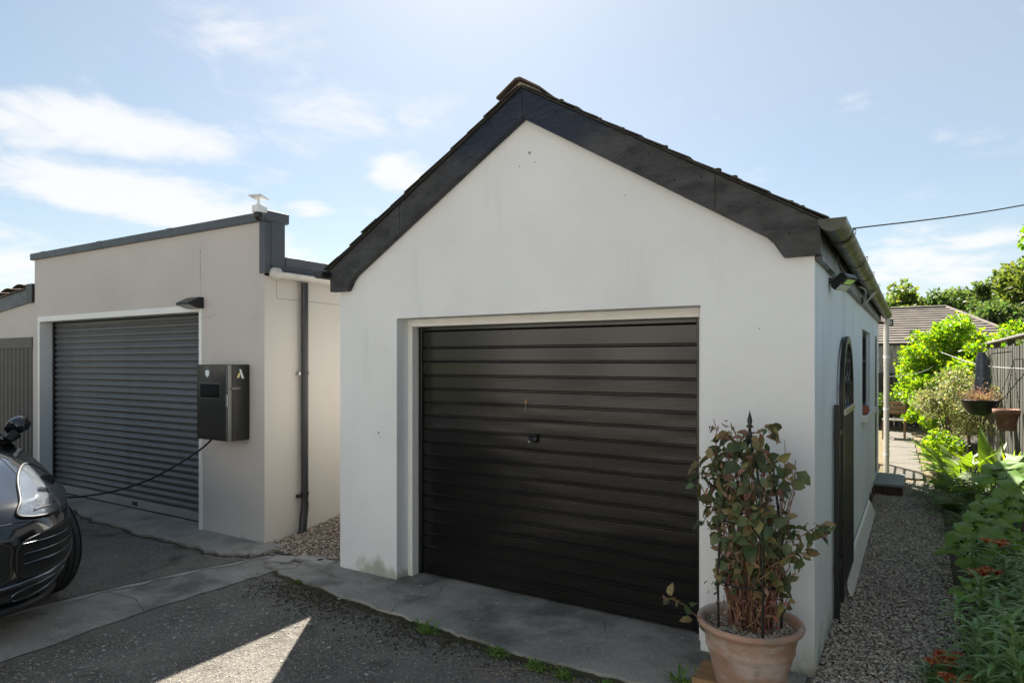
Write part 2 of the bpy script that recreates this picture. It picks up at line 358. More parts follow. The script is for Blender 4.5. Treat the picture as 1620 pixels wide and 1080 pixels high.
# ---------------------------------------------------------------- ground materials
def ground_mat(name, c1, c2, speck, speck_amt, bump, bscale=180, patch=None, rough=.92):
    m = mat(name, c1, rough, col2=c2, vscale=2.2, vdet=9, lo=.3, hi=.72)
    nt, b, L = nodes(m)
    tcn = nt.nodes.new('ShaderNodeTexCoord')
    v = nt.nodes.new('ShaderNodeTexVoronoi'); v.inputs['Scale'].default_value = bscale; L(tcn.outputs['Object'], v.inputs['Vector'])
    # aggregate: every cell its own tone
    sp = nt.nodes.new('ShaderNodeSeparateColor'); L(v.outputs['Color'], sp.inputs[0])
    q = nt.nodes.new('ShaderNodeMapRange'); q.inputs[1].default_value = .55; q.inputs[2].default_value = 1; q.inputs[4].default_value = speck_amt; L(sp.outputs[0], q.inputs[0])
    src = b.inputs['Base Color'].links[0].from_socket
    mx = nt.nodes.new('ShaderNodeMix'); mx.data_type = 'RGBA'; L(q.outputs[0], mx.inputs[0]); L(src, mx.inputs[6]); mx.inputs[7].default_value = (*speck, 1)
    L(mx.outputs[2], b.inputs['Base Color'])
    n = nt.nodes.new('ShaderNodeTexNoise'); n.inputs['Scale'].default_value = 14; n.inputs['Detail'].default_value = 8; L(tcn.outputs['Object'], n.inputs['Vector'])
    a = nt.nodes.new('ShaderNodeMath'); a.operation = 'MULTIPLY_ADD'; a.inputs[1].default_value = .5; L(v.outputs['Distance'], a.inputs[0]); L(n.outputs['Fac'], a.inputs[2])
    bu = nt.nodes.new('ShaderNodeBump'); bu.inputs['Strength'].default_value = bump; bu.inputs['Distance'].default_value = .012; L(a.outputs[0], bu.inputs['Height']); L(bu.outputs[0], b.inputs['Normal'])
    return m
M['asphalt'] = ground_mat('asphalt', (.080, .077, .070), (.16, .151, .136), (.38, .33, .26), .62, .85, 120)
add_stain_tint(M['asphalt'], (.16, .15, .135), .9, (1, 1, 1), .45, .7, .55, None, 11)
add_stain_tint(M['asphalt'], (.028, .024, .019), 1.7, (1, 1, 1), .54, .72, .8, None, 3)
add_stain_tint(M['asphalt'], (.33, .32, .30), 9, (.7, 2.4, 1), .60, .72, .6, None, 8)
M['concrete'] = ground_mat('concrete', (.20, .192, .174), (.37, .355, .32), (.47, .45, .41), .5, .7, 120)
add_stain_tint(M['concrete'], (.40, .385, .36), 5.5, (1, 1, 1), .56, .72, .5, None, 9)
add_stain_tint(M['concrete'], (.085, .08, .07), 1.9, (1, 1, 1), .46, .70, .8, None, 5)
M['concrete_pale'] = ground_mat('concrete_pale', (.30, .29, .27), (.42, .40, .37), (.45, .43, .40), .3, .4, 160)
M['moss_and_shadow'] = mat('moss_and_shadow', (.045, .037, .024), .95, col2=(.075, .072, .03), vscale=9, bump=.9, bscale=60, bdist=.012)
M['gravel_bed'] = ground_mat('gravel_bed', (.12, .105, .085), (.21, .185, .15), (.32, .29, .24), .7, .9, 75)
M['gravel'] = mat('gravel', (.43, .405, .36), .85, var=.35, vscale=60, island=.5)
M['gravel_tan'] = mat('gravel_tan', (.34, .285, .225), .85, var=.35, vscale=60, island=.5)
M['gravel_pale'] = mat('gravel_pale', (.45, .39, .31), .85, var=.35, vscale=60, island=.5)
M['terrain'] = mat('terrain', (.05, .075, .02), .95, col2=(.14, .11, .05), vscale=.6, bump=.5, bscale=6, bdist=.05)
M['dry_earth'] = mat('dry_earth', (.21, .145, .085), .95, col2=(.13, .12, .045), vscale=1.8, bump=.6, bscale=18, bdist=.03)
M['flake'] = mat('flake', (.42, .40, .36), .8, island=.35)

# ---------------------------------------------------------------- ground
def sheet(name, poly, z, m, kind='structure', thick=0, bevel=0, parent=None):
    b = MB()
    if thick: b.prism([(x, y, z-thick) for x, y in poly], (0, 0, thick))
    else: b.quad(*[(x, y, z) for x, y in poly])
    o = b.build(name, m, parent, bevel=bevel, recalc=bool(thick))
    if kind: o['kind'] = kind
    return o
sheet('ground', [(-900, -900), (900, -900), (900, 900), (-900, 900)], -.035, M['terrain'])
sheet('driveway', [(-16, -9.05), (3.5, -9.05), (3.5, 3.2), (-.30, 3.75), (-.30, 4.3), (-16, 4.3)], 0, M['asphalt'])
def wobble(pts, amp, n=6, seed=1):
    r = random.Random(seed); out = []
    for i in range(len(pts)-1):
        a, b = pts[i], pts[i+1]
        for k in range(n):
            t = k/n; out.append((a[0]+(b[0]-a[0])*t+r.uniform(-amp, amp), a[1]+(b[1]-a[1])*t+r.uniform(-amp, amp)))
    out.append(pts[-1]); return out
apron_front = wobble([(-4.43, 3.52), (-3.55, 3.40), (-2.55, 3.31), (-2.06, 3.27), (-1.3, 3.30), (-.5, 3.36)], .014, 10, 2)
sheet('garage_apron', apron_front+[(-.5, 4.2), (-4.43, 4.2)], .022, M['concrete'], thick=.05, bevel=.008)
# mossy joint along the apron
jf = [(x+random.uniform(-.012, .012), y-.035-random.uniform(0, .055)) for x, y in apron_front]
sheet('joint', jf+apron_front[::-1], .004, M['moss_and_shadow'])
# concrete strip running to the gap between the buildings
sA = wobble([(-5.75, -1.2), (-5.45, .8), (-5.24, 1.95), (-5.14, 2.63), (-5.03, 3.16), (-4.84, 3.78)], .012, 6, 3)
sB = wobble([(-4.40, -1.2), (-4.42, 1.64), (-4.50, 2.39), (-4.49, 2.98), (-4.45, 3.50), (-4.40, 3.80)], .02, 6, 4)
sheet('concrete_strip', sA+sB[::-1], .006, M['concrete'])
edge_in = [(x+.05+.03*math.sin(i*1.7), y) for i, (x, y) in enumerate(sA)]
sheet('strip_edging', sA+edge_in[::-1], .011, M['concrete_pale'])
# sloping, broken apron in front of the roller shutter
af = wobble([(-9.75, 3.86), (-8.42, 3.80), (-7.46, 3.62), (-6.55, 3.58), (-5.81, 3.60), (-5.22, 3.56), (-4.95, 3.70), (-4.86, 3.93)], .03, 7, 5)
b = MB(); n = len(af)
back = [(p[0], max(p[1]+.03, 3.97 if p[0] > -6.05 or p[0] < -9.44 else 4.16)) for p in af]
top_f = [(x, y, .022+.008*math.sin(i*2.3)) for i, (x, y) in enumerate(af)]
mid = [(x, y+(yb-y)*.45, .035) for (x, y), (xb, yb) in zip(af, back)]
top_b = [(x, yb, .05) for (x, y), (xb, yb) in zip(af, back)]
bot = [(x, y, -.01) for x, y in af]
vs = bot+top_f+mid+top_b
b.add(vs, [(r*n+i, r*n+i+1, (r+1)*n+i+1, (r+1)*n+i) for r in range(3) for i in range(n-1)])
b.build('shutter_apron', M['concrete'], recalc=True)['kind'] = 'structure'
rj = random.Random(12)
sheet('apron_gap_shadow', [(x+rj.uniform(-.015, .015), y-.012-rj.uniform(0, .045)) for x, y in af]+[(x, y+.01) for x, y in af[::-1]], .003, M['moss_and_shadow'])  # dark strip paints the shadowed gap along the broken apron edge
sheet('strip_crack', [(x-rj.uniform(.0, .02), y) for x, y in sA]+[(x+.004, y) for x, y in sA[::-1]], .0125, M['moss_and_shadow'])
# gravel in the gap and on the path along the garage
sheet('gap_gravel_bed', [(-5.12, 3.86), (-4.86, 3.80), (-4.05, 3.83), (-4.05, 8), (-5.12, 8)], .010, M['gravel_bed'])
sheet('gravel_path_bed', [(-.497, 3.3), (.20, 3.0), (.16, 4.3), (.20, 5.5), (.16, 6.85), (.25, 8.2), (.30, 10.9), (-.5, 10.9)], .012, M['gravel_bed'])
sheet('flower_bed', [(.20, 2.6), (1.5, 2.2), (1.5, 19), (.35, 19), (.26, 12), (.26, 9.3), (.14, 6.85), (.19, 5.5), (.06, 4.3)], .016, M['soil'])
sheet('garden_earth', [(-7, 10.85), (.32, 10.85), (.40, 23), (-7, 23)], .008, M['dry_earth'])
gp = thing('garden_path', 'sunlit path of concrete slabs leading past the garden shrubs', 'path', (0, 11, .012)); gp['kind'] = 'structure'
del gp['category']; del gp['label']
for i in range(9):
    y0 = 11.02+i*.78; sh = -.022*i
    MB().box(-.36+sh, .085+sh, y0, y0+.765, .0, .035+random.uniform(-.004, .004)).build('slab', M['slab'], gp, bevel=.006)

def stones(name, poly_fn, n, size, m, z0=.012, parent=None, pile=None, kind='stuff'):
    """loose gravel: squashed, irregular 6-vertex pebbles"""
    base = np.array([(1,0,0),(0,1,0),(-1,0,0),(0,-1,0),(0,0,1),(0,0,-1)], float)
    fb = np.array([(0,1,4),(1,2,4),(2,3,4),(3,0,4),(1,0,5),(2,1,5),(3,2,5),(0,3,5)])
    C = poly_fn(n); n = len(C)
    s = rng.uniform(size[0], size[1], n)
    V = base[None]*(1+rng.uniform(-.35, .35, (n, 6, 3)))*s[:, None, None]
    V[:, :, 0] *= rng.uniform(1, 1.5, n)[:, None]; V[:, :, 2] *= .55
    q = rng.uniform(0, 2*np.pi, n); t = rng.uniform(-.45, .45, n)
    ct, st = np.cos(t)[:, None], np.sin(t)[:, None]
    y, z = V[:, :, 1]*ct-V[:, :, 2]*st, V[:, :, 1]*st+V[:, :, 2]*ct
    V[:, :, 1], V[:, :, 2] = y, z
    cq, sq = np.cos(q)[:, None], np.sin(q)[:, None]
    x, y = V[:, :, 0]*cq-V[:, :, 1]*sq, V[:, :, 0]*sq+V[:, :, 1]*cq
    V[:, :, 0], V[:, :, 1] = x, y
    V += C[:, None, :]; V[:, :, 2] += (s*.25)[:, None]
    F = (fb[None]+6*np.arange(n)[:, None, None]).reshape(-1, 3)
    o = np_mesh(name, V.reshape(-1, 3), F, m, parent)
    if kind: o['kind'] = kind
    return o
def rect(x0, x1, y0, y1, z, jit=.006):
    return lambda n: np.stack([rng.uniform(x0, x1, n), rng.uniform(y0, y1, n), z+rng.uniform(0, jit, n)], 1)
def path_pts(n):
    y = 3.35+(10.7-3.35)*rng.random(n)**1.6; x = rng.uniform(-.465, .24, n)
    return np.stack([x, y, .014+rng.uniform(0, .010, n)+.012*np.exp(-((x+.45)/.07)**2)], 1)
o = stones('path_gravel', path_pts, 23000, (.006, .0125), M['gravel']); tag(o, 'grey-brown loose gravel covering the path beside the garage', 'gravel')
def gap_pts(n):
    y = 3.87+rng.random(n)**1.2*1.6; x = rng.uniform(-5.07, -4.06, n)
    k = (y > 3.80+.25*(x+4.86))
    z = .012+np.clip((y-3.9)*.10, 0, .10)+rng.uniform(0, .02, n)
    return np.stack([x, y, z], 1)[k]
o = stones('gap_gravel', gap_pts, 6500, (.008, .018), M['gravel_tan']); tag(o, 'tan gravel heaped in the gap between the two garages', 'gravel')
b = MB(); b.grid(lambda a, c: (-5.085+a*1.035, 3.9+c*2.5, .012+min(.10, c*.25)), 3, 12); b.build('gap_gravel_heap', M['gravel_bed'])['kind'] = 'structure'
# scattered pale flakes, leaf bits and crumbs on the tarmac
def flakes(name, pts, m, label, cat, s=(.006, .02)):
    n = len(pts); sz = rng.uniform(*s, n); q = rng.uniform(0, 6.28, n)
    base = np.array([(1, 0), (.2, .5), (-1, .1), (-.1, -.6)])
    V = np.zeros((n, 4, 3)); bb = base[None]*(1+rng.uniform(-.3, .3, (n, 4, 2)))*sz[:, None, None]
    V[:, :, 0] = bb[:, :, 0]*np.cos(q)[:, None]-bb[:, :, 1]*np.sin(q)[:, None]; V[:, :, 1] = bb[:, :, 0]*np.sin(q)[:, None]+bb[:, :, 1]*np.cos(q)[:, None]
    V[:, :, 2] = rng.uniform(0, .004, (n, 4)); V += pts[:, None, :]
    o = np_mesh(name, V.reshape(-1, 3), np.arange(4*n).reshape(-1, 4), m); tag(o, label, cat, kind='stuff')
P = np.concatenate([
    np.stack([rng.normal(-3.35, .22, 22), rng.normal(3.62, .10, 22), np.full(22, .026)], 1),
    np.stack([rng.uniform(-4.3, -.8, 34), rng.uniform(3.5, 4.0, 34), np.full(34, .026)], 1),
    np.stack([rng.uniform(-4.9, -1.2, 170), rng.uniform(1.2, 3.2, 170), np.full(170, .003)], 1),
    np.stack([rng.normal(-4.25, .35, 150), rng.normal(2.2, .55, 150), np.full(150, .003)], 1)])
P = P[~((P[:, 1] < 3.6) & (P[:, 0] < -4.35))]
flakes('flake_litter', P, M['flake'], 'pale flakes and crumbs scattered on the tarmac', 'litter')
def grit(n):
    x = rng.uniform(-5.0, -.9, n); y = rng.uniform(1.2, 3.3, n); k = (x > -4.35) | (y < -9); k &= y < 3.22
    return np.stack([x, y, np.full(n, .001)], 1)[k]
o = stones('tarmac_grit', grit, 6000, (.002, .0052), M['gravel']); tag(o, 'fine grit worn loose from the tarmac', 'grit')
def hair(pts, w, name='crack', z=.0235):
    r = random.Random(len(pts)*7+int(w*1e4)); P = wobble(pts, .012, 9, len(pts)+3); b = MB(); vs = []
    for i, (x, y) in enumerate(P):
        a, c = P[max(i-1, 0)], P[min(i+1, len(P)-1)]; d = Vector((c[0]-a[0], c[1]-a[1], 0)).normalized(); q = w*r.uniform(.25, 1)*.5; vs += [(x-d.y*q, y+d.x*q, z), (x+d.y*q, y-d.x*q, z)]
    b.add(vs, [(2*i, 2*i+1, 2*i+3, 2*i+2) for i in range(len(P)-1)]); b.build(name, M['moss_and_shadow'], recalc=False)['kind'] = 'structure'
hair([(-3.05, 4.02), (-2.95, 3.75), (-3.1, 3.5), (-3.02, 3.33)], .006); hair([(-1.75, 3.98), (-1.6, 3.7), (-1.68, 3.42)], .005)
hair([(-4.35, 3.75), (-3.9, 3.66), (-3.5, 3.7)], .006); hair([(-5.15, 2.55), (-4.8, 2.6), (-4.5, 2.5)], .008, 'crack', .0075)
# drain cover and broken slab pieces where the strip meets the gap
dr = thing('drain_cover', 'small dark drain grating set in the ground beside the downpipe', 'drain', (-4.72, 3.93, .012))
MB().box(-4.86, -4.58, 3.86, 4.04, .0, .024).build('frame', M['grey_metal_joint'], dr, bevel=.004)
for i in range(6): MB().box(-4.84+i*.043, -4.815+i*.043, 3.88, 4.02, .0245, .030).build('bar', M['black_iron'], dr)
for i, (x, y, a, sx, sy) in enumerate(((-4.42, 3.90, .25, .16, .07), (-4.25, 3.86, .1, .10, .06), (-4.62, 3.74, .5, .12, .08), (-4.42, 3.62, .8, .10, .05), (-4.55, 3.60, .3, .06, .04))):
    p = [(-sx, -sy), (sx*.8, -sy*1.1), (sx, sy*.9), (-sx*.7, sy)]
    poly = [(x+px*math.cos(a)-py*math.sin(a), y+px*math.sin(a)+py*math.cos(a), .008) for px, py in p]
    o = MB().prism(poly, (0, 0, .026)).build('concrete_fragment', M['concrete_pale' if i < 3 else 'concrete'], bevel=.006)
    tag(o, 'broken piece of grey concrete slab lying beside the drain cover', 'rubble', 'broken slab pieces by the drain')

# ---------------------------------------------------------------- generic wall with openings
def wall_grid(mb, org, A, B, Nin, a0, a1, b0, b1, holes):
    org, A, B, Nin = map(Vector, (org, A, B, Nin))
    xs = sorted({a0, a1, *[h[0] for h in holes], *[h[1] for h in holes]}); ys = sorted({b0, b1, *[h[2] for h in holes], *[h[3] for h in holes]})
    pt = lambda a, b_, d=0: org+A*a+B*b_+Nin*d
    for i in range(len(xs)-1):
        for j in range(len(ys)-1):
            ca, cb = (xs[i]+xs[i+1])/2, (ys[j]+ys[j+1])/2
            if any(h[0] < ca < h[1] and h[2] < cb < h[3] for h in holes): continue
            mb.quad(pt(xs[i], ys[j]), pt(xs[i+1], ys[j]), pt(xs[i+1], ys[j+1]), pt(xs[i], ys[j+1]))
    for h in holes:
        c = [(h[0], h[2]), (h[1], h[2]), (h[1], h[3]), (h[0], h[3])]
        for i in range(4):
            p, q = c[i], c[(i+1) % 4]
            if h[4] <= 0: continue
            mb.quad(pt(*p), pt(*q), pt(*q, h[4]), pt(*p, h[4]))

# ---------------------------------------------------------------- white garage
UL, UR, VF, VB, UC = -4.045, -.467, 3.86, 10.8, -2.265
EZ, PZ = 2.30, 3.43                    # wall height at eaves and under the verge
SL = .597                               # roof slope
g = thing('white_garage', 'white rendered gable-fronted garage with black up-and-over door', 'garage', (UC, 7.3, 0))
b = MB()
wall_grid(b, (0, VF, 0), (1, 0, 0), (0, 0, 1), (0, 1, 0), UL, UR, -.03, EZ, [(-3.43, -1.08, -.03, 2.045, .27)])
b.quad((UL, VF, EZ), (UR, VF, EZ), (UC, VF, PZ))
b.quad((UL, VF, -.03), (UL, VB, -.03), (UL, VB, EZ), (UL, VF, EZ))
b.quad((UL, VB, -.03), (UR, VB, -.03), (UR, VB, EZ), (UC, VB, PZ), (UL, VB, EZ))
fw = b.build('wall', M['white_render'], g, recalc=False)
b = MB()
HW = (7.50, 8.86, 1.17, 2.04, .16); HD = (9.85, 10.45, .16, 2.05, .12)
wall_grid(b, (UR, 0, 0), (0, 1, 0), (0, 0, 1), (-1, 0, 0), VF, VB, -.03, EZ, [HW, HD])
sw = b.build('side_wall', M['sky_shaded_render'], g, recalc=False)
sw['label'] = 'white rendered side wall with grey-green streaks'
# door frame, door
fr = MB()
fr.box(-3.43, -3.385, 3.99, 4.10, .022, 2.043); fr.box(-1.125, -1.08, 3.99, 4.10, .022, 2.043); fr.box(-3.384, -1.126, 3.99, 4.10, 1.985, 2.043)
fr.box(-3.384, -1.126, 3.985, 3.998, 2.005, 2.020)
fr = fr.build('door_frame', M['white_paint'], g, bevel=.003)
MB().box(-3.44, -1.07, 4.14, 4.16, -.02, 2.1).build('inner_lining', M['dark_gap'], g)
dv = 4.075
DL, DR = -3.383, -1.127
dr_ = MB().box(DL, DL+.035, dv-.012, dv+.03, .03, 1.983).box(DR-.035, DR, dv-.012, dv+.03, .03, 1.983).box(DL+.0355, DR-.0355, dv-.006, dv+.03, 1.955, 1.983).build('garage_door', M['door_paint'], g, bevel=.003)
dr_['label'] = 'black painted horizontally ribbed steel up-and-over door'
# pressed panels: a flat top pair, then ribbed bands with a deep groove between them
def band(z0, z1, ribs, tilt=0., ph=0.):
    prof = [(0, .012), (.004, .012), (.007, .003)]
    h = z1-z0
    if ribs:
        k = 5
        for i in range(k):
            a = .012+(h-.024)*i/k; d = (h-.024)/k
            prof += [(a+d*.12, .0), (a+d*.55, .0), (a+d*.64, .008), (a+d*.95, .008)]
        prof += [(h-.014, .0), (h-.011, .006), (h-.008, .006), (h-.005, .001), (h-.003, .003), (h, .012)]
    else: prof += [(.012, 0), (h-.012, 0), (h-.006, .003), (h, .012)]
    vs = []
    K = 17
    for z, d in prof:
        for k in range(K):
            t = k/(K-1); wv = .0011*math.sin(t*7+ph)+.0007*math.sin(t*19+ph*2.3)
            vs.append((DL+.036+(DR-DL-.072)*t, dv+d+tilt*(z-h/2)+wv*math.sin(math.pi*z/h), z0+z))
    m_ = MB(); m_.add(vs, [(K*i+k, K*i+k+1, K*i+K+k+1, K*i+K+k) for i in range(len(prof)-1) for k in range(K-1)]); return m_
zt = 1.954; hs = [.135, .108, .108]; 
for h in hs: band(zt-h, zt, 0, random.uniform(-.012, .012), random.uniform(0, 6)).build('panel', M['door_paint'], dr_, recalc=False); zt -= h
kb = 15; hb = (zt-.032)/kb; first = None
for i in range(kb):
    z0 = zt-(i+1)*hb
    band(z0, z0+hb, 7, random.uniform(-.016, .016), random.uniform(0, 6)).build('panel', M['door_paint'], dr_, recalc=False)
hd = MB(); hd.lathe([(0, -.030), (.020, -.030), (.026, -.020), (.028, 0)], (-2.316, dv, 1.16), 20, 'y'); hd.tube([(-2.33, dv-.03, 1.18), (-2.332, dv-.055, 1.185), (-2.334, dv-.06, 1.13)], .007, 8)
hd = hd.build('handle', M['black_iron'], dr_, recalc=True)
MB().lathe([(0, -.036), (.008, -.036), (.009, -.028)], (-2.334, dv-.03, 1.145), 12, 'y').build('lock', M['steel'], hd)
b = MB(); b.quad((-2.402, dv-.003, 1.41), (-2.392, dv-.003, 1.405), (-2.380, dv-.003, 1.425), (-2.372, dv-.003, 1.428), (-2.384, dv-.003, 1.434), (-2.405, dv-.003, 1.432)); b.quad((-2.397, dv-.003, 1.404), (-2.393, dv-.003, 1.404), (-2.394, dv-.003, 1.36), (-2.399, dv-.003, 1.345)); b.build('chipped_paint', M['rust'], dr_, recalc=False)

# bargeboards (front verge) with shaped feet
def zr(u): return 3.556-SL*abs(u-UC)     # top edge of bargeboard
def barge(sgn):
    e = 1.834
    top = [(0, 3.556), (e, 3.556-SL*e)]
    bot = [(e, 2.281), (e-.185, 2.281), (e-.205, 2.312), (e-.232, 2.356), (e-.275, 2.400), (0, 3.356)]
    return [(UC+sgn*x, 3.80, z) for x, z in top+bot]
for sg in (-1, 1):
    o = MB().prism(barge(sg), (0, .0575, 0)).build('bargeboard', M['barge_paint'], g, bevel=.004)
for u_ in (-.98, -3.35):
    zt_ = zr(u_); MB().box(u_-.0025, u_+.0025, 3.7985, 3.7995, zt_-.205, zt_-.004).build('board_joint', M['dark_gap'], g)
for k in range(22):
    u_ = UC+(-1 if k % 2 else 1)*(.10+.158*(k//2)); q = zr(u_)-(.055 if (k//2) % 2 else .15)
    MB().lathe([(0, -.003), (.0045, -.002), (.006, 0)], (u_, 3.80, q), 8, 'y').build('nail', M['dark_gap'], g)
for u_, z_, r_ in ((-2.24, 3.13, .012), (-2.32, 3.05, .005), (-2.20, 3.06, .005), (-1.55, 2.75, .004), (-2.9, 2.6, .004), (-3.62, 1.15, .012), (-3.60, 1.12, .006), (-.75, 1.9, .004)):
    MB().lathe([(0, -.002), (r_*.6, -.002), (r_, 0)], (u_, VF, z_), 7, 'y').build('wall_mark', M['concrete'], g)
# roof slopes
th = .008
for sg in (-1, 1):
    e = 1.86; p = [(UC, 3.78, 3.558), (UC+sg*e, 3.78, 3.558-SL*e), (UC+sg*e, 3.78, 3.558-SL*e+th), (UC, 3.78, 3.558+th)]
    rf = MB().prism(p, (0, VB+.12-3.78, 0)).build('roof', M['slate'], g)
    rows = 13; sz = e*1.172/rows; r_ = random.Random(4+sg); proto = None; ca, sa = 1/math.hypot(1, SL), SL/math.hypot(1, SL)
    sm = MB()
    for i in range(rows):
        # one course of slates, lower edge lapped over the course below
        d0 = i*sz-.02; d1 = d0+sz+.06
        def q(d, lift): return (UC+sg*(d*ca-lift*sa*-1*0), 3.558+th-d*sa+lift)
        a, c_ = q(max(d0, .02), .001), q(min(d1, e*1.172+.03), .009)
        if proto is None:
            proto = MB(); proto.prism([(a[0], 3.765, a[1]), (c_[0], 3.765, c_[1]), (c_[0], 3.765, c_[1]+.008), (a[0], 3.765, a[1]+.008)], (0, .27, 0)); proto = proto.build('slate', M['slate'], rf); pa = a
        else:
            o = dup(proto, rf, (a[0]-pa[0]+r_.uniform(-.006, .006), r_.uniform(-.014, .010), a[1]-pa[1]+r_.uniform(-.002, .004)))
        sm.prism([(a[0], 4.05, a[1]-.001), (c_[0], 4.05, c_[1]-.001), (c_[0], 4.05, c_[1]+.009), (a[0], 4.05, a[1]+.009)], (0, VB+.10-4.05, 0))
    o = sm.build('slate_course', M['slate'], rf)
    ms = MB()
    for i in range(26 if sg > 0 else 8):
        d = r_.uniform(.25, e*1.12); x, z = UC+sg*d*ca, 3.558+th-d*sa+.013; s = r_.uniform(.008, .024)
        ms.lathe([(0, -.3*s), (s, 0), (s*.8, s*.5), (0, s*.75)], (x, 3.78+r_.uniform(0, .12), z-.004), 7)
    o = ms.build('moss', M['moss'], rf); o['kind'] = 'stuff'
# ridge tiles
rp = [(-.17, -.086), (-.02, .008), (.02, .008), (.17, -.086), (.17, -.070), (.02, .026), (-.02, .026), (-.17, -.070)]
rt = MB().prism([(UC+x, 3.74, 3.581+z) for x, z in rp], (0, .44, 0)).build('ridge_tile', M['ridge'], g, bevel=.004)
rt['label'] = 'brown angled ridge tile with crumbling mortar at the gable end'
for i in range(1, 16): dup(rt, g, (0, i*.445, random.uniform(-.004, .004)))
b = MB(); b.prism([(UC+x, 3.775, 3.571+z) for x, z in ((-.15, -.088), (0, .0), (.16, -.09), (.15, -.070), (0, .018), (-.14, -.066))], (0, .10, 0)); b.build('mortar', M['mortar'], g)
# fascia and eaves along the right side, gutter with brackets
MB().box(UR+.002, UR+.030, 3.858, VB+.06, 2.285, 2.452).build('fascia', M['fascia_paint'], g, bevel=.003)
MB().box(UR+.004, UR+.036, 3.86, VB+.06, 2.262, 2.2845).build('fascia_bead', M['fascia_paint'], g)
MB().box(UL-.03, UL-.002, 3.858, VB+.06, 2.285, 2.452).build('fascia', M['fascia_paint'], g, bevel=.003)
def half_pipe(x, y0, y1, z0, z1, r, t=.004, n=14, seg=6):
    m_ = MB(); vs = []; 
    for i in range(seg+1):
        y = y0+(y1-y0)*i/seg; z = z0+(z1-z0)*i/seg
        for rr in (r, r-t):
            for k in range(n+1):
                a = math.pi+math.pi*k/n; vs.append((x+rr*math.cos(a), y, z+rr*math.sin(a)))
    W = 2*(n+1); fs = []
    for i in range(seg):
        for k in range(n):
            fs.append((i*W+k, i*W+k+1, (i+1)*W+k+1, (i+1)*W+k)); fs.append((i*W+n+1+k, (i+1)*W+n+1+k, (i+1)*W+n+2+k, i*W+n+2+k))
        for k, l in ((0, n+1), (n, 2*n+1)): fs.append((i*W+k, (i+1)*W+k, (i+1)*W+l, i*W+l))
    m_.add(vs, fs, True); return m_
GX = UR+.030+.070
gz = lambda y: 2.445-.0085*(y-3.7)
gt = half_pipe(GX, 3.70, 10.98, gz(3.7), gz(10.98), .066).build('gutter', M['gutter_pvc'], g)
gt['label'] = 'half-round dark plastic gutter with green algae bloom'
for y in (3.699, 10.979):
    b = MB(); n = 14; c = [(GX+.0665*math.cos(math.pi+math.pi*k/n), y, gz(y)+.0665*math.sin(math.pi+math.pi*k/n)) for k in range(n+1)]
    b.prism(c, (0, .004, 0)); b.build('end_cap', M['gutter_pvc'], gt)
for y in (4.09, 5.16, 6.02, 6.95, 7.9, 8.8, 9.7, 10.5):
    half_pipe(GX, y, y+.05, gz(y)+.008, gz(y)+.008, .080, .012, 14, 1).build('bracket', M['black_pvc'], gt)
gl = half_pipe(UL-.093, 3.71, 10.98, 2.44, 2.38, .055).build('gutter', M['black_pvc'], g)
b = MB(); c = [(UL-.093+.0555*math.cos(math.pi+math.pi*k/14), 3.706, 2.44+.0555*math.sin(math.pi+math.pi*k/14)) for k in range(15)]; b.prism(c, (0, .004, 0)); b.build('end_cap', M['black_pvc'], gl)
# side window
win = MB()
x0 = UR-.075
for (a0, a1, c0, c1) in ((7.505, 7.56, 1.175, 2.035), (8.80, 8.855, 1.175, 2.035), (7.5605, 8.7995, 1.175, 1.23), (7.5605, 8.7995, 1.98, 2.035), (7.5605, 8.7995, 1.70, 1.735)):
    win.box(x0-.02, x0+.03, a0, a1, c0, c1)
wn_ = win.build('window', M['wood_dark'], g, bevel=.003)
MB().box(x0-.002, x0+.004, 7.561, 8.799, 1.231, 1.699).build('pane', M['window_glass'], wn_); MB().box(x0-.002, x0+.004, 7.561, 8.799, 1.736, 1.979).build('pane', M['window_glass'], wn_)
MB().box(UR-.10, UR+.055, 7.38, 8.98, 1.10, 1.166).build('window_sill', M['white_paint'], g, bevel=.005)
MB().box(UR-.40, UR-.162, 7.3, 9.0, 1.1, 2.1).build('inner_lining', M['dark_gap'], g)
sd = MB().box(UR-.06, UR-.025, 9.86, 10.44, .17, 2.04).build('side_door', M['black_wood'], g, bevel=.004)
for i in range(4): MB().box(UR-.0245, UR-.008, 9.87+i*.143, 9.87+i*.143+.134, .20, 2.02).build('plank', M['black_wood'], sd, bevel=.003)
# low brick plinth showing under the side door
for i in range(5): MB().box(UR+.002, UR+.018, 8.42+i*.23, 8.42+i*.23+.215, .02+.075*(i % 2), .085+.075*(i % 2)).build('brick', M['brick_red'], g, bevel=.003)
# ---------------------------------------------------------------- the house that faces the garages across the driveway (unseen behind the viewer, added to bounce sunlight onto the garages; shows in reflections)
M['house_front'] = mat('house_front', (.68, .665, .64), .9, var=.05, vscale=1.2, bump=.3, bscale=30)
hs_ = thing('unseen_house', 'unseen cream rendered two-storey house added across the driveway to bounce light', 'house', (-2, -12, 0))
b = MB(); HV = -9.0
wins = [(-9.2, -7.6, 1.0, 2.3, .12), (-5.6, -4.0, 1.0, 2.3, .12), (-2.4, -1.4, 0, 2.1, .12), (.4, 2.2, 1.0, 2.3, .12), (-9.0, -7.7, 3.5, 4.7, .12), (-5.4, -4.1, 3.5, 4.7, .12), (-1.0, .2, 3.5, 4.7, .12), (2.2, 3.4, 3.5, 4.7, .12)]
wall_grid(b, (0, HV, 0), (1, 0, 0), (0, 0, 1), (0, -1, 0), -11, 5, -.03, 5.3, wins)
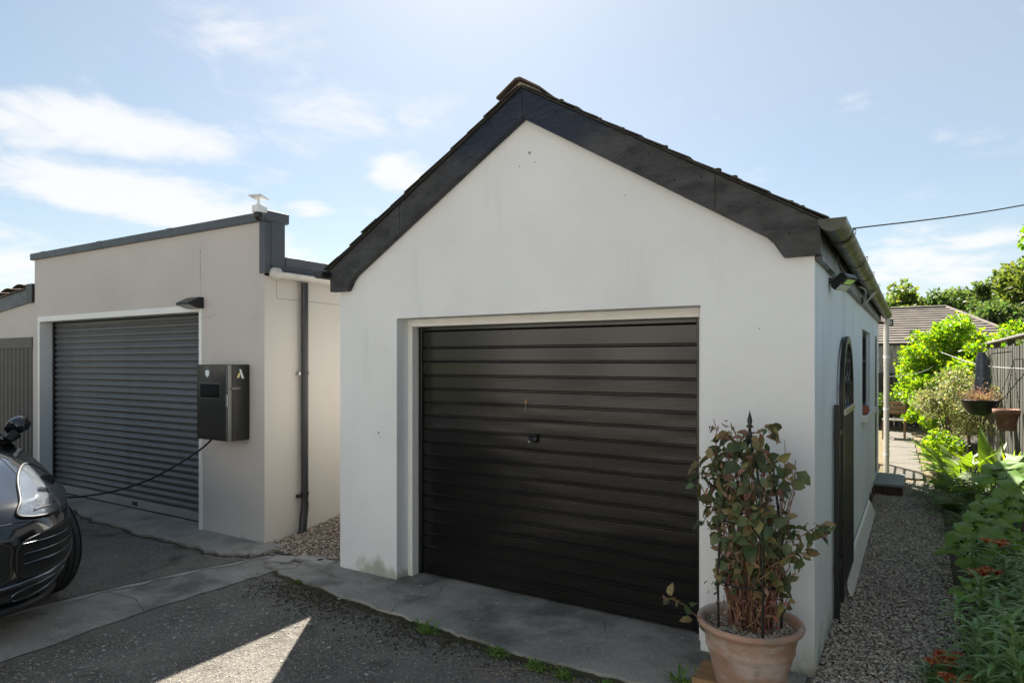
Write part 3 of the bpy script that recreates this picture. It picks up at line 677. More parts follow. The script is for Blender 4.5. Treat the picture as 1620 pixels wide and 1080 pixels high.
b.quad((-11, HV, -.03), (-11, -16, -.03), (-11, -16, 5.3), (-11, -12.5, 8), (-11, HV, 5.3)); b.quad((5, HV, -.03), (5, -16, -.03), (5, -16, 5.3), (5, -12.5, 8), (5, HV, 5.3)); b.quad((-11, -16, -.03), (5, -16, -.03), (5, -16, 5.3), (-11, -16, 5.3))
b.build('wall', M['house_front'], hs_, recalc=False)
for (a0, a1, c0, c1, d) in wins:
    if c0 == 0: o = MB().box(a0, a1, HV-.13, HV-.09, 0, c1).build('front_door', M['wood_brown'], hs_); MB().box(a0+.1, a0+.16, HV-.089, HV-.05, 1.0, 1.12).build('door_handle', M['steel'], o); continue
    f = MB(); f.box(a0, a0+.06, HV-.12, HV-.06, c0, c1); f.box(a1-.06, a1, HV-.12, HV-.06, c0, c1); f.box(a0+.0605, a1-.0605, HV-.12, HV-.06, c0, c0+.06); f.box(a0+.0605, a1-.0605, HV-.12, HV-.06, c1-.06, c1)
    f = f.build('window', M['white_pvc'], hs_); MB().box(a0+.06, a1-.06, HV-.10, HV-.09, c0+.06, c1-.06).build('pane', M['window_glass'], f); MB().box(a0-.05, a1+.05, HV+.002, HV+.06, c0-.07, c0-.002).build('sill', M['white_paint'], f)
MB().add([(-11.2, HV+.3, 5.15), (5.2, HV+.3, 5.15), (5.2, -12.5, 8.1), (-11.2, -12.5, 8.1), (5.2, -16.3, 5.15), (-11.2, -16.3, 5.15)], [(0, 1, 2, 3), (3, 2, 4, 5)]).build('roof', M['roof_tile'], hs_, recalc=False)
# ---------------------------------------------------------------- grey rendered garage with roller shutter
lg = thing('grey_garage', 'flat-roofed grey rendered garage with parapet and dark roller shutter', 'garage', (-7.3, 6, 0))
LV, LU0, LU1 = 3.93, -9.58, -5.09
b = MB()
wall_grid(b, (0, LV, 0), (1, 0, 0), (0, 0, 1), (0, 1, 0), LU0, LU1, -.03, 3.0, [(-9.44, -6.06, -.03, 2.25, .26)])
b.quad((LU0, LV, -.03), (LU0, 9.4, -.03), (LU0, 9.4, 3.0), (LU0, LV, 3.0))
b.quad((LU0, 9.4, -.03), (LU1, 9.4, -.03), (LU1, 9.4, 2.6), (LU0, 9.4, 2.6))
b.quad((LU0, LV+.2, 2.5), (LU1, LV+.2, 2.5), (LU1, LV+.2, 3.0), (LU0, LV+.2, 3.0)); b.quad((LU0, LV, 3.0), (LU1, LV, 3.0), (LU1, LV+.2, 3.0), (LU0, LV+.2, 3.0)); b.quad((LU1, LV, 2.5), (LU1, LV+.2, 2.5), (LU1, LV+.2, 3.0), (LU1, LV, 3.0))
b.build('wall', M['grey_render'], lg, recalc=False)
b = MB(); b.quad((LU1, LV, -.03), (LU1, 9.4, -.03), (LU1, 9.4, 2.6), (LU1, LV, 2.6)); o = b.build('side_wall', M['cream_render'], lg, recalc=False)
b = MB(); b.box(LU0+.01, LU1-.01, LV+.21, 9.39, 2.58, 2.62); b.build('roof', M['grey_metal_joint'], lg)
# parapet cappings
us = [-9.63, -9.296, -7.945, -6.557, -5.045]
for i in range(4):
    c = MB(); c.box(us[i]+.002, us[i+1]-.002, LV-.035, LV+.235, 2.995, 3.078); c.build('capping', M['grey_metal'], lg, bevel=.006)
    if i < 3: MB().box(us[i+1]-.05, us[i+1]+.05, LV-.038, LV+.238, 2.993, 3.081).build('capping_joint', M['grey_metal'], lg, bevel=.004)
# corner cladding and roof-edge fascia on the side
MB().box(LU1-.048, LU1+.034, LV-.022, LV+.045, 2.52, 2.994).build('corner_cladding', M['grey_metal'], lg, bevel=.004)
MB().box(LU1+.003, LU1+.038, LV+.046, LV+.20, 2.60, 3.02).build('corner_cladding', M['grey_metal'], lg, bevel=.004)
MB().box(LU1-.05, LU1+.055, LV-.036, LV+.236, 3.0, 3.092).build('corner_cap', M['grey_metal'], lg, bevel=.008)
MB().box(LU1+.003, LU1+.040, LV+.047, 9.4, 2.545, 2.599).build('fascia', M['grey_metal'], lg, bevel=.003)
MB().box(LU1+.003, LU1+.044, LV+.205, 9.4, 2.60, 2.69).build('fascia', M['grey_metal'], lg, bevel=.003)
gg = half_pipe(LU1+.062, LV+.05, 9.3, 2.535, 2.52, .055).build('gutter', M['cream_pvc'], lg)
b = MB(); b.lathe([(0, -.035), (.03, -.03), (.05, -.015), (.056, 0), (.056, .05)], (LU1+.062, LV+.055, 2.52), 20, 'y'); b.build('end_cap', M['cream_pvc'], gg)
for y in (4.22, 5.0): half_pipe(LU1+.062, y, y+.03, 2.534, 2.534, .060, .004, 14, 1).build('bracket', M['cream_pvc'], gg)
dp = MB(); X0 = LU1+.052; dp.tube([(X0, 4.35, 2.47), (X0, 4.35, .33)], .034, 14); dp.tube([(X0, 4.35, .345), (X0, 4.35, .30), (X0+.008, 4.33, .22), (X0+.012, 4.31, .05)], .038, 14)
dp = dp.build('downpipe', M['pipe_dark'], lg)
for z in (1.58, .42): MB().tube([(X0, 4.35, z), (X0, 4.35, z+.035)], .040, 14).build('pipe_clip', M['black_pvc'], dp)
for z in (1.58, .40): MB().box(X0-.05, X0+.0, 4.285, 4.315, z, z+.03).build('pipe_screw', M['steel' if z > 1 else 'black_pvc'], dp)
# hairline crack and render joints (thin recessed-looking lines)
M['crack'] = mat('crack', (.30, .285, .27), .95)
def crackline(pts, w=.003, m='crack', par=lg):
    c = MB(); c.tube(pts, w, 4); return c.build('crack', M[m], par)
crackline([(-6.07, LV, 2.87), (-6.065, LV, 2.62), (-6.07, LV, 2.30)], .0018)
for z in (2.80, 2.72, 2.66, 2.61, 2.55): crackline([(-6.07, LV, z), (-6.068, LV, z-.02)], .004, 'grey_metal')
crackline([(-6.03, LV, 2.13), (-5.95, LV, 2.15), (-5.9, LV, 2.14), (-5.84, LV, 2.17), (-5.78, LV, 2.165)], .002)
crackline([(LU1, 4.06, 2.47), (LU1, 4.065, 2.30), (LU1, 4.35, 2.30), (LU1, 5.1, 2.29)], .0028)
# white trim round the shutter opening
tr = MB(); tr.box(-9.475, -9.422, LV-.012, LV+.135, 0, 2.27); tr.box(-6.078, -6.03, LV-.012, LV+.135, 0, 2.27); tr.box(-9.4215, -6.0785, LV-.012, LV+.135, 2.205, 2.27)
tr.build('shutter_trim', M['white_pvc'], lg, bevel=.003)
# roller shutter
rs = MB().box(-9.42, -6.08, LV+.181, LV+.19, .03, 2.25).build('roller_shutter', M['dark_gap'], lg)
MB().box(-9.421, -9.385, LV+.137, LV+.18, .03, 2.25).build('guide_rail', M['dark_gap'], rs); MB().box(-6.115, -6.079, LV+.137, LV+.18, .03, 2.25).build('guide_rail', M['dark_gap'], rs)
rs['label'] = 'dark grey roller shutter of curved horizontal slats'
sv = LV+.155; ph = .0735
prof = [(0, .012), (.006, .016), (.012, .006), (.024, -.004), (.038, -.008), (.052, -.004), (.064, .005), (.0675, .013), (.0735, .012)]
m_ = MB(); vs = []
for z, d in prof: vs += [(-9.384, sv+d, z+.15), (-6.116, sv+d, z+.15)]
m_.add(vs, [(2*i, 2*i+1, 2*i+3, 2*i+2) for i in range(len(prof)-1)], True)
s0 = m_.build('slat', M['shutter'], rs, recalc=False)
for i in range(1, 29): dup(s0, rs, (random.uniform(-.002, .002), random.uniform(-.0015, .0015), i*ph))
br = MB().box(-9.384, -6.116, sv-.014, sv+.02, .062, .149).build('bottom_rail', M['shutter_rail'], rs, bevel=.004)
MB().box(-9.384, -6.116, sv-.004, sv+.014, .035, .061).build('rubber_seal', M['black_pvc'], rs)
MB().box(-7.56, -7.46, sv-.017, sv-.0145, .085, .13).build('plaque', M['black_pvc'], br)
# wedge bulkhead lamp over the shutter
wl = thing('bulkhead_lamp', 'black wedge-shaped wall lamp above the corner of the roller shutter', 'wall lamp', (-6.10, LV, 2.28))
P_ = [(LV-.002, 2.235), (LV-.002, 2.345), (LV-.05, 2.345), (LV-.165, 2.285), (LV-.165, 2.268), (LV-.06, 2.235)]
MB().prism([(-6.22, y, z) for y, z in P_], (.215, 0, 0)).build('housing', M['black_iron'], wl, bevel=.004)
MB().prism([(-6.205, y, z) for y, z in ((LV-.155, 2.2695), (LV-.065, 2.2385), (LV-.067, 2.2335), (LV-.157, 2.2645))], (.185, 0, 0)).build('diffuser', M['lens'], wl)
# security camera with little solar panel
sc_ = thing('security_camera', 'white dome security camera with small solar panel on the parapet corner', 'camera', (-5.02, LV-.04, 3.03))
MB().box(-5.035, -5.0, LV-.07, LV-.037, 3.055, 3.105).build('bracket', M['white_pvc'], sc_, bevel=.003)
bd = MB().box(-5.075, -4.985, LV-.15, LV-.071, 3.045, 3.112).build('body', M['white_pvc'], sc_, bevel=.010)
MB().lathe([(0, -.072), (.020, -.066), (.036, -.045), (.042, -.02), (.042, 0), (0, 0)], (-5.03, LV-.11, 3.044), 20).build('dome', M['black_pvc'], sc_)
MB().lathe([(.020, 0), (.014, .02), (.009, .045), (.009, .07)], (-5.03, LV-.11, 3.112), 12).build('neck', M['white_pvc'], sc_)
c = MB().box(-.07, .07, -.055, .055, 0, .010); c.move(Matrix.Translation((-5.03, LV-.11, 3.178)) @ Matrix.Rotation(R(-14), 4, 'X') @ Matrix.Rotation(R(8), 4, 'Z')); c.build('solar_panel', M['white_pvc'], sc_, bevel=.002)
# car charger box
ev = thing('charger_box', 'black wall-mounted car charger cabinet beside the roller shutter', 'charger', (-5.535, LV, .985))
e0, e1, f0, f1 = -5.772, -5.302, LV-.222, LV-.002
bx = MB().box(e0, e1, f0, f1, .985, 1.682).build('cabinet', M['charger'], ev, bevel=.004)
MB().box(e0+.004, e1-.030, f0-.006, f0-.0005, .988, 1.679).build('front_panel', M['charger'], ev, bevel=.002)
MB().box(e1-.028, e1+.003, f0-.007, f0+.030, .987, 1.680).build('corner_strip', M['charger_trim'], ev, bevel=.002)
MB().box(e1+.0005, e1+.004, f0+.036, f1-.005, .990, 1.678).build('side_door', M['charger'], ev, bevel=.001)
sn = MB().box(e0+.055, e1-.115, f0-.009, f0-.0065, 1.375, 1.505).build('screen', M['screen'], ev, bevel=.001)
MB().box(e0+.048, e1-.108, f0-.0075, f0-.0062, 1.368, 1.512).build('screen_bezel', M['charger_trim'], ev)
b = MB(); b.box(e1-.025, e1+.0, f0-.013, f0-.0072, 1.36-.06, 1.36+.05); lk = b.build('lock_plate', M['steel'], ev, bevel=.002)
b = MB(); b.box(e1+.0042, e1+.016, f0+.02, f0+.115, 1.455, 1.475); b.build('handle', M['charger_trim'], ev, bevel=.003)
sx, sz_ = e0+.165, 1.60     # shield badge
b = MB(); b.prism([(sx-.030, f0-.0065, sz_+.025), (sx, f0-.0065, sz_+.038), (sx+.030, f0-.0065, sz_+.025), (sx+.030, f0-.0065, sz_-.012), (sx, f0-.0065, sz_-.042), (sx-.030, f0-.0065, sz_-.012)], (0, -.0012, 0)); sh_ = b.build('shield_badge', M['sticker_blue'], ev)
MB().box(sx-.026, sx+.026, f0-.0086, f0-.0078, sz_+.004, sz_+.024).build('badge_band', M['sticker_white'], sh_); MB().box(sx-.024, sx+.024, f0-.0086, f0-.0078, sz_-.020, sz_-.004).build('badge_band', M['sticker_white'], sh_)
# the A-shaped emblem: a long pale right stroke and a short golden left stroke
xe = e1+.0042; ym = f0+.118
b = MB(); b.prism([(xe, ym-.010, 1.640), (xe, ym+.008, 1.640), (xe, ym+.040, 1.555), (xe, ym+.016, 1.555)], (.0012, 0, 0)); lt = b.build('emblem_stroke', M['sticker_white'], ev)
b = MB(); b.prism([(xe, ym-.010, 1.612), (xe, ym+.002, 1.590), (xe, ym-.012, 1.562), (xe, ym-.036, 1.562)], (.0012, 0, 0)); b.build('emblem_stroke', M['sticker_gold'], ev)
cb = MB(); pts = [(-5.70, LV-.12, .988), (-5.72, LV-.13, .95), (-5.86, LV-.18, .84), (-6.05, LV-.30, .70), (-6.25, LV-.42, .58), (-6.45, LV-.60, .49), (-6.62, LV-.82, .455), (-6.75, LV-1.02, .47), (-6.84, LV-1.2, .56), (-6.86, LV-1.32, .66)]
def spline(p, k=6):
    P = [Vector(q) for q in p]; out = []
    for i in range(len(P)-1):
        a, b_, c_, d = P[max(i-1, 0)], P[i], P[i+1], P[min(i+2, len(P)-1)]
        for j in range(k):
            t = j/k; out.append(.5*((2*b_)+(c_-a)*t+(2*a-5*b_+4*c_-d)*t*t+(3*b_-a-3*c_+d)*t**3))
    return out+[P[-1]]
cb.tube(spline(pts), .0095, 8); tag(cb.build('charging_cable', M['cable']), 'black charging cable sagging from the charger box to the car', 'cable')

# ---------------------------------------------------------------- low outbuilding at the far left
lo = thing('low_outbuilding', 'low grey outbuilding with dark ribbed metal door and tiled roof', 'outbuilding', (-11.5, 5, 0))
b = MB(); wall_grid(b, (0, 3.96, 0), (1, 0, 0), (0, 0, 1), (0, 1, 0), -14.5, -9.59, -.03, 2.06, [(-12.3, -9.70, -.03, 2.02, .05)])
b.quad((-14.5, 3.96, 2.06), (-9.59, 3.96, 2.06), (-9.59, 3.96, 2.52), (-14.5, 3.96, 2.06))
b.build('wall', M['grey_render'], lo, recalc=False)
dd = MB().box(-12.3, -9.70, 3.985, 4.0, 0, 2.02).build('ribbed_door', M['ribbed_door'], lo)
MB().box(-12.3, -9.70, 3.945, 3.984, 1.88, 2.02).build('door_head', M['ribbed_door'], dd, bevel=.003)
r0 = MB().prism([(-9.74, 3.9845, 0), (-9.765, 3.962, 0), (-9.80, 3.962, 0), (-9.825, 3.9845, 0)], (0, 0, 1.879)).build('rib', M['ribbed_door'], dd)
for i in range(1, 21): dup(r0, dd, (-.118*i, 0, 0))
zf = lambda x: 2.69+.10*(x+9.60)
MB().prism([(-9.62, 3.93, zf(-9.62)-.21), (-9.62, 3.93, zf(-9.62)-.03), (-14.5, 3.93, zf(-14.5)-.03), (-14.5, 3.93, zf(-14.5)-.21)], (0, .028, 0)).build('fascia', M['grey_metal'], lo)
MB().box(-9.75, -9.585, 3.90, 4.05, 2.46, 2.70).build('fascia_end', M['black_pvc'], lo, bevel=.006)
MB().prism([(-9.63, 3.91, zf(-9.63)-.028), (-14.5, 3.91, zf(-14.5)-.028), (-14.5, 3.91, zf(-14.5)-.008), (-9.63, 3.91, zf(-9.63)-.008)], (0, 4, 0)).build('roof', M['roof_tile_dark'], lo)
for i in range(12):
    x = -9.78-i*.34; t = MB().grid(lambda a, c: (x-a*.36, 3.89+c*.42, zf(x-a*.36)+.015+.035*math.sin(a*math.pi)+.01*a+c*.05), 6, 3); t.build('roof_tile', M['roof_tile_dark'], lo)

# ---------------------------------------------------------------- things on the garage's right side
fl = thing('floodlight', 'black LED floodlight under the eaves near the front corner', 'floodlight', (UR, 4.62, 2.2))
c = MB().box(-.075, .075, -.018, .022, -.055, .055); T = Matrix.Translation((UR+.115, 4.62, 2.205)) @ Matrix.Rotation(R(-90), 4, 'Z') @ Matrix.Rotation(R(52), 4, 'X')
T = Matrix.Translation((UR+.085, 4.56, 2.205)) @ Matrix.Rotation(R(70), 4, 'Z') @ Matrix.Rotation(R(48), 4, 'X')
c.move(T); c.build('housing', M['black_iron'], fl, bevel=.006)
c = MB().box(-.066, .066, -.0215, -.0185, -.048, -.004); c.move(T); c.build('lens', M['lens'], fl); c = MB().box(-.05, .05, -.0215, -.0185, .004, .040); c.move(T); c.build('reflector', M['chrome'], fl)
c = MB()
for k in range(6): c.box(-.065+k*.025, -.061+k*.025, .0225, .038, -.045, .045)
c.move(T); c.build('fins', M['black_iron'], fl)
MB().box(UR+.002, UR+.06, 4.53, 4.60, 2.20, 2.235).build('bracket', M['black_iron'], fl)
MB().tube([(UR+.10, 4.62, 2.24), (UR+.06, 4.60, 2.29), (UR+.045, 4.58, 2.38)], .005, 6).build('flex', M['cable'], fl)
tb = thing('cable_bracket', 'pale bent bracket with loose wire under the gutter', 'bracket', (UR, 7.0, 2.25))
MB().box(UR+.03, UR+.05, 6.85, 6.90, 2.24, 2.30).build('plate', M['black_pvc'], tb)
MB().tube(spline([(UR+.04, 6.4, 2.36), (UR+.08, 6.55, 2.34), (UR+.075, 6.7, 2.27), (UR+.05, 6.85, 2.235)]), .009, 6).build('wire', M['wire'], tb)
c = MB().prism([(UR+.055, 6.88, 2.25), (UR+.075, 6.88, 2.25), (UR+.155, 6.95, 2.36), (UR+.135, 6.95, 2.36)], (0, .03, .0)); c.build('arm', M['cream_pvc'], tb)
s2 = thing('corner_floodlight', 'small black floodlight at the far end of the gutter', 'floodlight', (UR+.10, 10.95, 2.27))
MB().box(UR+.06, UR+.18, 10.98, 11.02, 2.22, 2.31).build('housing', M['black_iron'], s2, bevel=.006); MB().box(UR+.075, UR+.165, 10.972, 10.979, 2.235, 2.295).build('lens', M['lens'], s2); MB().box(UR+.002, UR+.06, 10.70, 11.0, 2.25, 2.28).build('arm', M['black_iron'], s2)
# white downpipe and corner post with trellis behind the garage
wd = thing('white_downpipe', 'white plastic downpipe standing off the far garage corner', 'pipe', (UR+.10, 10.98, 0))
MB().tube([(GX, 10.93, 2.33), (GX, 10.93, 2.26), (GX-.005, 10.93, 2.2), (GX-.005, 10.93, .10)], .036, 14).build('pipe', M['cream_pvc'], wd)
for z in (.35, 1.0, 1.75): MB().tube([(GX-.005, 10.93, z), (GX-.005, 10.93, z+.04)], .041, 14).build('pipe_clip', M['white_pvc'], wd)
MB().tube([(UR-.01, 10.93, 1.0), (GX, 10.93, 1.0)], .008, 6).build('arm', M['black_iron'], wd)
tl = thing('trellis', 'wooden trellis panel beside the garden path behind the garage', 'trellis', (-.62, 12.2, 0))
for x, y in ((-.62, 11.15), (-.62, 12.55)): MB().box(x-.03, x+.03, y-.03, y+.03, 0, 1.95).build('post', M['wood_brown'], tl, bevel=.004)
for i in range(9): MB().box(-.635, -.615, 11.19, 12.51, .18+i*.21, .205+i*.21).build('slat', M['wood_brown'], tl)
for i in range(6): MB().box(-.613, -.60, 11.3+i*.22, 11.325+i*.22, .1, 1.93).build('slat', M['wood_brown'], tl)
# iron gate leaf folded back against the wall, with its post
gt_ = thing('garden_gate', 'black arched gate with scrollwork folded back against the white wall', 'gate', (-.43, 5.4, 0))
gu0, gu1 = -.452, -.424
y0, y1, zs = 5.00, 5.86, 1.46
b = MB(); b.box(gu0, gu1, y0, y0+.05, .07, zs); b.box(gu0, gu1, y1-.05, y1, .07, zs); b.box(gu0+.001, gu1-.001, y0+.0505, y1-.0505, .07, .16)
yc, rr = (y0+y1)/2, (y1-y0)/2
n = 22; vs = []
for k in range(n+1):
    a = math.pi*k/n
    for q_ in (rr, rr-.05):
        for x in (gu0, gu1): vs.append((x, yc-q_*math.cos(a), zs+q_*1.02*math.sin(a)))
b.add(vs, [(4*k+i, 4*k+j, 4*k+4+j, 4*k+4+i) for k in range(n) for i, j in ((0, 1), (1, 3), (3, 2), (2, 0))])
gfr = b.build('frame', M['black_iron'], gt_)
MB().box(gu0-.002, gu1+.012, y0+.0505, y1-.0505, 1.34, 1.385).build('rail', M['steel'], gt_, bevel=.004)
for i in range(8):
    a = y0+.053+i*.0945; MB().box(gu0+.004, gu1-.004, a, a+.088, .161, 1.339).build('plank', M['black_wood'], gt_, bevel=.004)
def scroll(cy, cz, s, flip, mir):
    p = []
    for k in range(26):
        t = k/25*4.2*math.pi*.5; r_ = s*(1-.75*k/25); p.append(((gu0+gu1)/2, cy+mir*(r_*math.cos(t)), cz+flip*(r_*math.sin(t))))
    return p
for (cy, cz, s, f_, m2) in ((yc-.12, 1.50, .10, 1, 1), (yc+.12, 1.50, .10, 1, -1), (yc-.12, 1.68, .09, -1, 1), (yc+.12, 1.68, .09, -1, -1), (yc-.27, 1.50, .06, 1, -1), (yc+.27, 1.50, .06, 1, 1)):
    MB().tube(scroll(cy, cz, s, f_, m2), .008, 6).build('scroll', M['black_iron'], gt_)
for a in (yc-.2, yc, yc+.2): MB().tube([((gu0+gu1)/2, a, 1.386), ((gu0+gu1)/2, a, zs+math.sqrt(max(.0, rr*rr-(a-yc)**2))*1.02-.04)], .007, 6).build('bar', M['black_iron'], gt_)
MB().box(-.46, -.425, 4.74, 4.78, 0, 1.43).build('gate_post', M['black_iron'], gt_, bevel=.003)
for z in (.35, 1.22): MB().box(-.452, -.43, 4.7805, 4.9995, z, z+.035).build('hinge', M['black_iron'], gt_)
# white board leaning at the foot of the wall
bo = MB(); T = Matrix.Translation((-.40, 0, .02)) @ Matrix.Rotation(R(-24), 4, 'Y')
c = MB().prism([(0, 5.30, 0), (.018, 5.30, 0), (.018, 5.30, .13), (.012, 5.30, .150), (0, 5.30, .155)], (0, 3.0, 0)); c.move(Matrix.Translation((-.405, 0, .022)) @ Matrix.Rotation(R(-20), 4, 'Y'))
tag(c.build('skirting_board', M['white_pvc'], bevel=.002), 'long white moulded board leaning along the foot of the side wall', 'board')
# timber step below the side door
st = thing('timber_step', 'grey-blue plank step on a dark base below the side door', 'step', (-.27, 9.9, 0))
MB().box(-.455, -.15, 9.52, 10.42, .012, .135).build('base', M['brick_red'], st, bevel=.005)
for i in range(4): MB().box(-.462, -.135, 9.50+i*.235, 9.50+i*.235+.228, .136, .168).build('plank', M['wood_step'], st, bevel=.004)
# small orange-brown pot on the window sill
sp_ = MB(); sp_.lathe([(0, 0), (.040, 0), (.052, .02), (.06, .05), (.05, .075), (.058, .09), (.048, .092), (.04, .07), (0, .06)], (UR+.0, 7.62, 1.167), 18)
tag(sp_.build('sill_pot', M['orange_cloth']), 'small orange-brown clay pot on the window sill', 'pot')
# ---------------------------------------------------------------- foliage helpers
def rand_dirs(n):
    v = rng.normal(size=(n, 3)); return v/np.linalg.norm(v, axis=1, keepdims=True)
def leaf_arrays(P, D, Nn, L, W, fold=.18, curl=.0):
    """pointed oval leaves: 7 verts / 6 tris each, folded along the midrib"""
    D = D/np.linalg.norm(D, axis=1, keepdims=True)
    S = np.cross(D, Nn); S /= np.maximum(np.linalg.norm(S, axis=1, keepdims=True), 1e-6); U = np.cross(S, D)
    n = len(P); L = np.broadcast_to(np.asarray(L, float), (n,))[:, None]; W = np.broadcast_to(np.asarray(W, float), (n,))[:, None]
    def q(a, s, u): return P+D*L*a+S*W*s+U*(W*fold*abs(s)*2-L*curl*a*a)+U*W*u
    V = np.stack([q(0, 0, 0), q(.33, .5, 0), q(.70, .40, 0), q(1, 0, 0), q(.70, -.40, 0), q(.33, -.5, 0), q(.5, 0, 0)], 1)
    f = np.array([(0, 6, 1), (1, 6, 2), (2, 6, 3), (3, 6, 4), (4, 6, 5), (5, 6, 0)])
    F = (f[None]+7*np.arange(n)[:, None, None]).reshape(-1, 3)
    return V.reshape(-1, 3), F
def kite_arrays(P, D, Nn, L, W):
    D = D/np.linalg.norm(D, axis=1, keepdims=True); S = np.cross(D, Nn); S /= np.maximum(np.linalg.norm(S, axis=1, keepdims=True), 1e-6); U = np.cross(S, D)
    n = len(P); L = np.broadcast_to(np.asarray(L, float), (n,))[:, None]; W = np.broadcast_to(np.asarray(W, float), (n,))[:, None]
    V = np.stack([P, P+D*L*.5+S*W*.5+U*W*.15, P+D*L, P+D*L*.5-S*W*.5+U*W*.15], 1)
    F = (np.array([(0, 1, 2), (0, 2, 3)])[None]+4*np.arange(n)[:, None, None]).reshape(-1, 3)
    return V.reshape(-1, 3), F
def crown_pts(c, r, clumps, n, clump_r=.33, shell=.55, flat_bottom=.5):
    """leaf positions in uneven clumps spread through an ellipsoid"""
    c, r = np.array(c, float), np.array(r, float)
    d = rand_dirs(clumps); d[:, 2] = np.where(d[:, 2] < -flat_bottom, -d[:, 2]*.3, d[:, 2])
    cc = c+d*r*(shell+(1-shell)*rng.random((clumps, 1))**.6)*rng.uniform(.78, 1.08, (clumps, 1))
    cr = clump_r*rng.uniform(.55, 1.25, clumps)
    k = rng.integers(0, clumps, n); o = rand_dirs(n)
    q = rng.random((n, 1))**.45
    P = cc[k]+o*q*cr[k][:, None]*r.mean()*np.array([1, 1, .72])
    return P, o, cc
def tree(name, label, cat, base, h, c, r, clumps, n, leaf, m, trunk_r=.12, clump_r=.33, group=None, kite=True, shell=.55, trunk_z=None):
    t = thing(name, label, cat, base, group)
    P, o, cc = crown_pts(c, r, clumps, n, clump_r, shell)
    D = o*.6+rand_dirs(n)*.8; D[:, 2] -= .25
    Nn = rand_dirs(n)+np.array([0, 0, .8])
    L = leaf*rng.uniform(.6, 1.3, n)
    V, F = (kite_arrays if kite else leaf_arrays)(P, D, Nn, L, L*.62)
    np_mesh('crown', V, F, m, t)
    tb_ = MB(); B = Vector(base); C = Vector(c); bend = Vector((random.uniform(-.1, .1), random.uniform(-.1, .1), 0))*h*.3
    fork = B.lerp(C, .55)+bend*.5
    tb_.tube(spline([B, B.lerp(fork, .5)+bend*.4, fork]), [trunk_r*(1-.35*i/12) for i in range(13)], 8)
    for k in range(min(10, clumps)):
        e = Vector(cc[k*max(1, clumps//10)]); mid_ = fork.lerp(e, .5)+Vector((0, 0, .06*h))
        p = spline([fork, mid_, e]); tb_.tube(p, [trunk_r*.5*(1-.8*i/(len(p)-1)) for i in range(len(p))], 5)
    tb_.build('trunk', M['bark'], t)
    return t
def blade(mb, base, direction, L, W, droop, seg=5, lift=.9, fold=.12, tipw=.05):
    """strap or lance leaf arching out of its base"""
    d = Vector((direction[0], direction[1], 0)); d = d.normalized() if d.length > 1e-6 else Vector((1, 0, 0))
    s = Vector((-d.y, d.x, 0)); p = Vector(base); ang = lift; vs = []
    for i in range(seg+1):
        t = i/seg; w_ = W*max(tipw, math.sin(math.pi*min(1, .12+t*.88))**.8)
        nrm = d*(-math.sin(ang))+Vector((0, 0, math.cos(ang)))
        vs += [p-s*w_*.5+nrm*w_*fold, p-nrm*w_*fold*.5, p+s*w_*.5+nrm*w_*fold]
        p = p+(d*math.cos(ang)+Vector((0, 0, math.sin(ang))))*(L/seg); ang -= droop/seg
    fs = []
    for i in range(seg): fs += [(3*i, 3*i+1, 3*i+4, 3*i+3), (3*i+1, 3*i+2, 3*i+5, 3*i+4)]
    mb.add(vs, fs, True)
def disc_leaf(mb, c, n_, r, lobes=7, cup=.15, spin=0.):
    """big lobed leaf: fan with a ruffled rim"""
    n_ = Vector(n_).normalized(); a = n_.orthogonal().normalized(); b_ = n_.cross(a); K = 42; c = Vector(c); vs = [c]
    for ring in (.4, .75, 1.0):
        for k in range(K):
            q = 2*math.pi*k/K+spin; notch = .55 if abs((q-spin) % (2*math.pi)-math.pi) > 2.9 else 1
            rr_ = r*ring*(1+.16*ring*math.cos(lobes*q)+.05*ring*math.sin(17*q+spin))*(notch if ring > .5 else 1)
            vs.append(c+(a*math.cos(q)+b_*math.sin(q))*rr_+n_*(cup*r*ring*ring+.06*r*ring*math.cos(lobes*q)+random.uniform(-.012, .012)*r*ring))
    fs = [(0, 1+k, 1+(k+1) % K) for k in range(K)]
    for g_ in range(2): fs += [(1+g_*K+k, 1+g_*K+(k+1) % K, 1+(g_+1)*K+(k+1) % K, 1+(g_+1)*K+k) for k in range(K)]
    mb.add(vs, fs, True)

# ---------------------------------------------------------------- terracotta pot with climber on an obelisk
PX, PY = -.715, 3.44
pt = thing('terracotta_pot', 'large weathered terracotta pot with white bloom beside the black door', 'pot', (PX, PY, .062))
zz = .062
MB().lathe([(0, zz), (.150, zz), (.158, zz+.02), (.192, zz+.16), (.207, zz+.215), (.214, zz+.225), (.2135, zz+.238), (.212, zz+.246), (.230, zz+.315), (.240, zz+.326), (.252, zz+.332), (.257, zz+.345), (.252, zz+.358), (.240, zz+.362), (.226, zz+.356), (.222, zz+.33), (.215, zz+.30)], (PX, PY, 0), 56).build('shell', M['terracotta'], pt)
def disc_pts(n, r=.222, z=zz+.302):
    a = rng.uniform(0, 6.283, n); q = r*np.sqrt(rng.random(n)); return np.stack([PX+q*np.cos(a), PY+q*np.sin(a), z+rng.uniform(0, .012, n)+.012*(1-q/r)], 1)
MB().lathe([(0, zz+.306), (.1, zz+.304), (.217, zz+.296)], (PX, PY, 0), 32).build('soil', M['soil'], pt)
stones('pebble_topping', disc_pts, 2600, (.005, .0115), M['gravel_pale'], parent=pt)
o = MB().box(-.86, -.44, 3.27, 3.60, .0225, .060).box(-.985, -.8605, 3.36, 3.60, .0225, .095)
tag(o.build('wood_block', M['wood_block'], bevel=.004), 'pale offcut wooden block wedged under the terracotta pot', 'block')
ob = thing('plant_obelisk', 'thin black wire obelisk with spear finial standing in the terracotta pot', 'plant support', (PX, PY, zz+.30))
zb, ztop = zz+.27, 1.35
